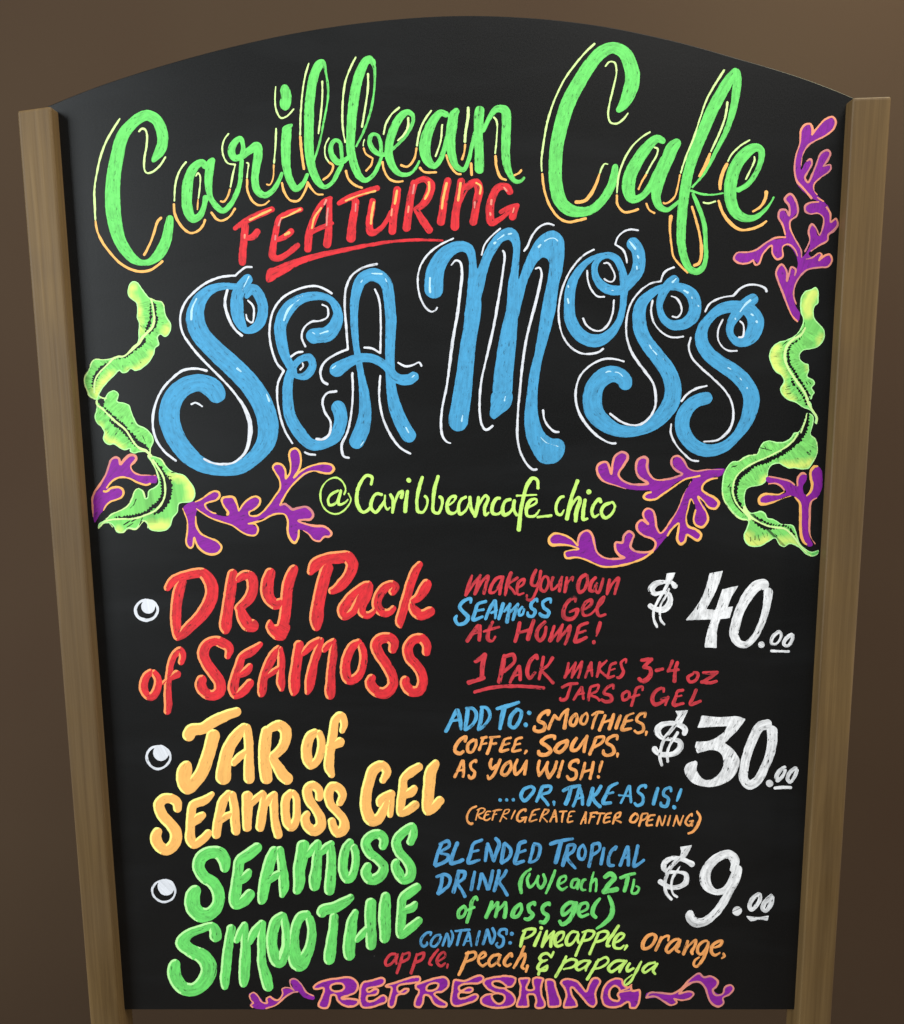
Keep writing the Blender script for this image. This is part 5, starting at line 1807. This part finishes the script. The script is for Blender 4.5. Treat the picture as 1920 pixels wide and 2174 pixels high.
r18 110,62,16 75,65,18 42,110,20 48,135,18 80,125,16 120,65,16 110,100,18 112,128,15
=p
r18 155,55,15 140,110,18 115,190,18
r16 145,70,14 195,55,18 190,90,17 145,115,15
=p
r18 245,60,15 230,120,18 205,190,20
r16 240,72,14 290,55,18 280,95,17 230,120,15
=l
r18 385,30,16 345,80,18 325,125,17 345,135,14
=e
r16 385,110,13 430,75,15 420,50,17 390,70,18 375,115,18 400,140,15 430,120,12
=,
r15 445,130,16 440,155,10
=p
o22 580,45,18 555,110,22 515,200,20
o20 560,60,16 620,50,20 625,80,18 560,115,16
=e
o18 655,95,14 690,70,17 680,50,18 650,75,20 645,115,19 670,140,17 700,120,13
=a
o20 780,65,16 735,75,20 710,115,20 725,140,18 770,105,16 785,70,16 770,120,19 785,140,15
=c
o20 860,80,16 855,60,17 825,85,20 810,125,20 830,140,17 855,125,13
=h
o20 940,10,17 915,75,20 870,155,18
o18 900,105,14 945,60,17 940,105,20 925,145,18 940,160,13
=,
o20 960,140,20 950,180,12
@1130 2020 3.7
=&
Q22 170,0,18 150,45,20c 120,15,20 80,25,20 60,55,22 85,75,20 120,65,12c 70,85,20 45,130,24 75,150,22 115,140,22 120,110,18c 60,150,18 50,185,20
=p
Q24 270,35,20 235,110,26 180,205,24
Q20 240,95,16 310,60,20 350,75,20 330,115,18 245,140,16
=a
Q22 455,75,18 400,75,22 345,120,24 360,145,22 410,125,18 455,80,18 425,125,22 420,155,16
=p
Q24 525,60,20 480,140,24 430,225,24
Q20 500,85,14 580,45,20 600,75,20 550,120,18 480,140,16
=a
Q22 730,75,20 660,75,22 600,130,24 620,160,22 680,125,18 740,75,18 700,130,22 685,165,20
=y
Q22 770,90,20 745,130,22 750,155,20 800,130,18
Q22 860,75,20 810,170,22 770,240,20 725,265,16 730,230,14 790,180,14
=a
Q22 970,85,20 910,100,22 870,145,24 885,165,20 940,130,18 985,95,18 950,150,22 970,180,18
@650 2065 3.342
#word "REFRESHING" in purple bubble letters outlined in coral|painted_word
=R
Ra K 4.4
fV 45,100 70,75 130,50 220,32 300,26 350,45 375,90 360,140 310,165 260,180c 330,178 375,190 378,220 350,242 310,248 260,235 220,200 205,165 185,165 175,215 155,252 120,258 85,240 85,215 105,170 120,115 85,122 55,118
fX 183,112 185,95 215,85 255,88 262,108 240,122 200,124
=E
Ra K 4.4
fV 385,90 405,62 450,52 540,30 562,45 560,78 530,98 470,110 440,120 445,130 490,108 518,118 515,148 490,165 440,172 440,195 480,190 545,152 575,170 572,210 520,235 450,255 400,252 375,215 375,150
=F
Ra K 4.4
fV 560,92 640,60 800,22 818,40 808,70 760,80 670,95 655,108 660,128 700,108 730,110 732,130 705,155 655,165 645,200 630,240 600,252 580,235 580,200 598,140 600,110 570,108
=R
Ra K 4.4
fV 770,85 830,60 940,28 990,28 1018,60 1012,105 970,140 920,150 950,180 1005,215 1000,245 960,248 905,225 870,170 845,165 835,215 815,250 785,250 765,232 775,180 795,130 775,115
fX 862,118 868,98 900,82 932,85 925,105 895,118
@950 2065 4.144
=E
Ra K 4.4
fV 45,90 60,58 150,62 290,15 325,40 318,75 270,100 150,110 110,130 118,150 180,122 225,130 228,165 190,185 115,185 108,215 150,215 250,180 280,205 260,245 170,280 90,302 40,290 25,240 35,150
=S
Ra K 4.4
fV 605,45 605,85 570,130 520,138 580,180 605,240 580,290 490,315 390,312 300,280 285,235 320,195 385,180 420,190 340,140 312,90 335,50 430,30 540,22
fX 405,92 435,80 480,95 515,128 450,125 415,112
fX 400,200 455,190 495,210 490,245 455,265 420,245
=H
Ra K 4.4
fV 625,55 675,40 730,45 728,80 705,140 755,140 745,90 750,45 830,40 852,55 835,110 840,200 868,270 858,305 800,320 765,300 775,250 760,200 715,200 722,260 718,300 650,310 605,300 605,270 630,200 635,120
=I
Ra K 4.4
fV 865,60 905,48 945,65 965,140 1005,260 995,295 910,310 885,300 875,220 860,120
@1150 2065 4.504
=N
Ra K 4.4
fV 175,100 195,65 270,52 350,80 425,170c 450,100 490,45 545,45 570,85 540,150 525,210 535,290 500,335 450,320 380,240 290,150 295,200 345,290 345,325 270,340 210,335 205,300 230,220 215,160
=G
Ra K 4.4
fV 775,60 700,48 620,95 575,170 565,240 590,310 650,340 740,335 830,290 840,340 900,345 930,310 950,180 935,155 870,165 862,110 830,130 790,110
fX 658,215 664,165 698,138 728,150 738,176 722,196 720,222 735,248 725,262 695,255 668,240
/
K15 745,178 790,162 840,140 862,112
K14 728,215 745,190 800,178 868,166
#seaweed flourish in purple outlined in coral, left of the bottom word|seaweed_flourish
@520 2050 3.343
=x
fV 30,200 60,190 110,225 140,265 160,225 200,225 230,250 260,210 265,165 320,165 340,150 320,110 350,95 390,120 430,180 495,215 490,240 420,225 370,180 320,195 240,260 150,305 60,300 40,275 50,240
/
K11 490,215 440,190 400,130 360,95 325,100 325,140 350,175,10c 310,155 265,165 270,200 235,245 200,235 180,220 155,235 160,265 125,260 90,210 60,190 35,210 45,245 60,265 42,280 60,298
K11 150,303 220,280 290,220 340,190 380,185,9
#seaweed flourish in purple outlined in coral, right of the bottom word|seaweed_flourish
@1020 2050 3.282
=x
fV 1160,190 1300,195 1370,180 1450,110 1530,55 1560,75 1620,80 1655,120 1625,170 1650,195 1700,190 1710,140 1740,135 1765,160 1740,200 1690,230 1690,270 1660,285 1610,260 1580,190 1530,120 1460,125 1400,180 1470,185 1475,210 1430,235 1370,235 1350,270 1300,265 1230,225 1155,225
/
K13 1155,225 1180,190 1260,190 1340,195 1400,160 1460,95 1525,55 1555,80 1610,75 1655,110 1645,145 1620,170 1640,205 1690,195 1705,150 1745,135 1765,160 1735,200 1690,225 1695,260 1660,285 1610,260 1585,210 1570,160 1530,115 1480,115 1420,155 1385,195c 1460,180 1485,195 1465,225 1410,240 1350,230c 1370,255 1330,275 1280,250 1220,215 1155,222
'''
build_lettering(LETTERING)
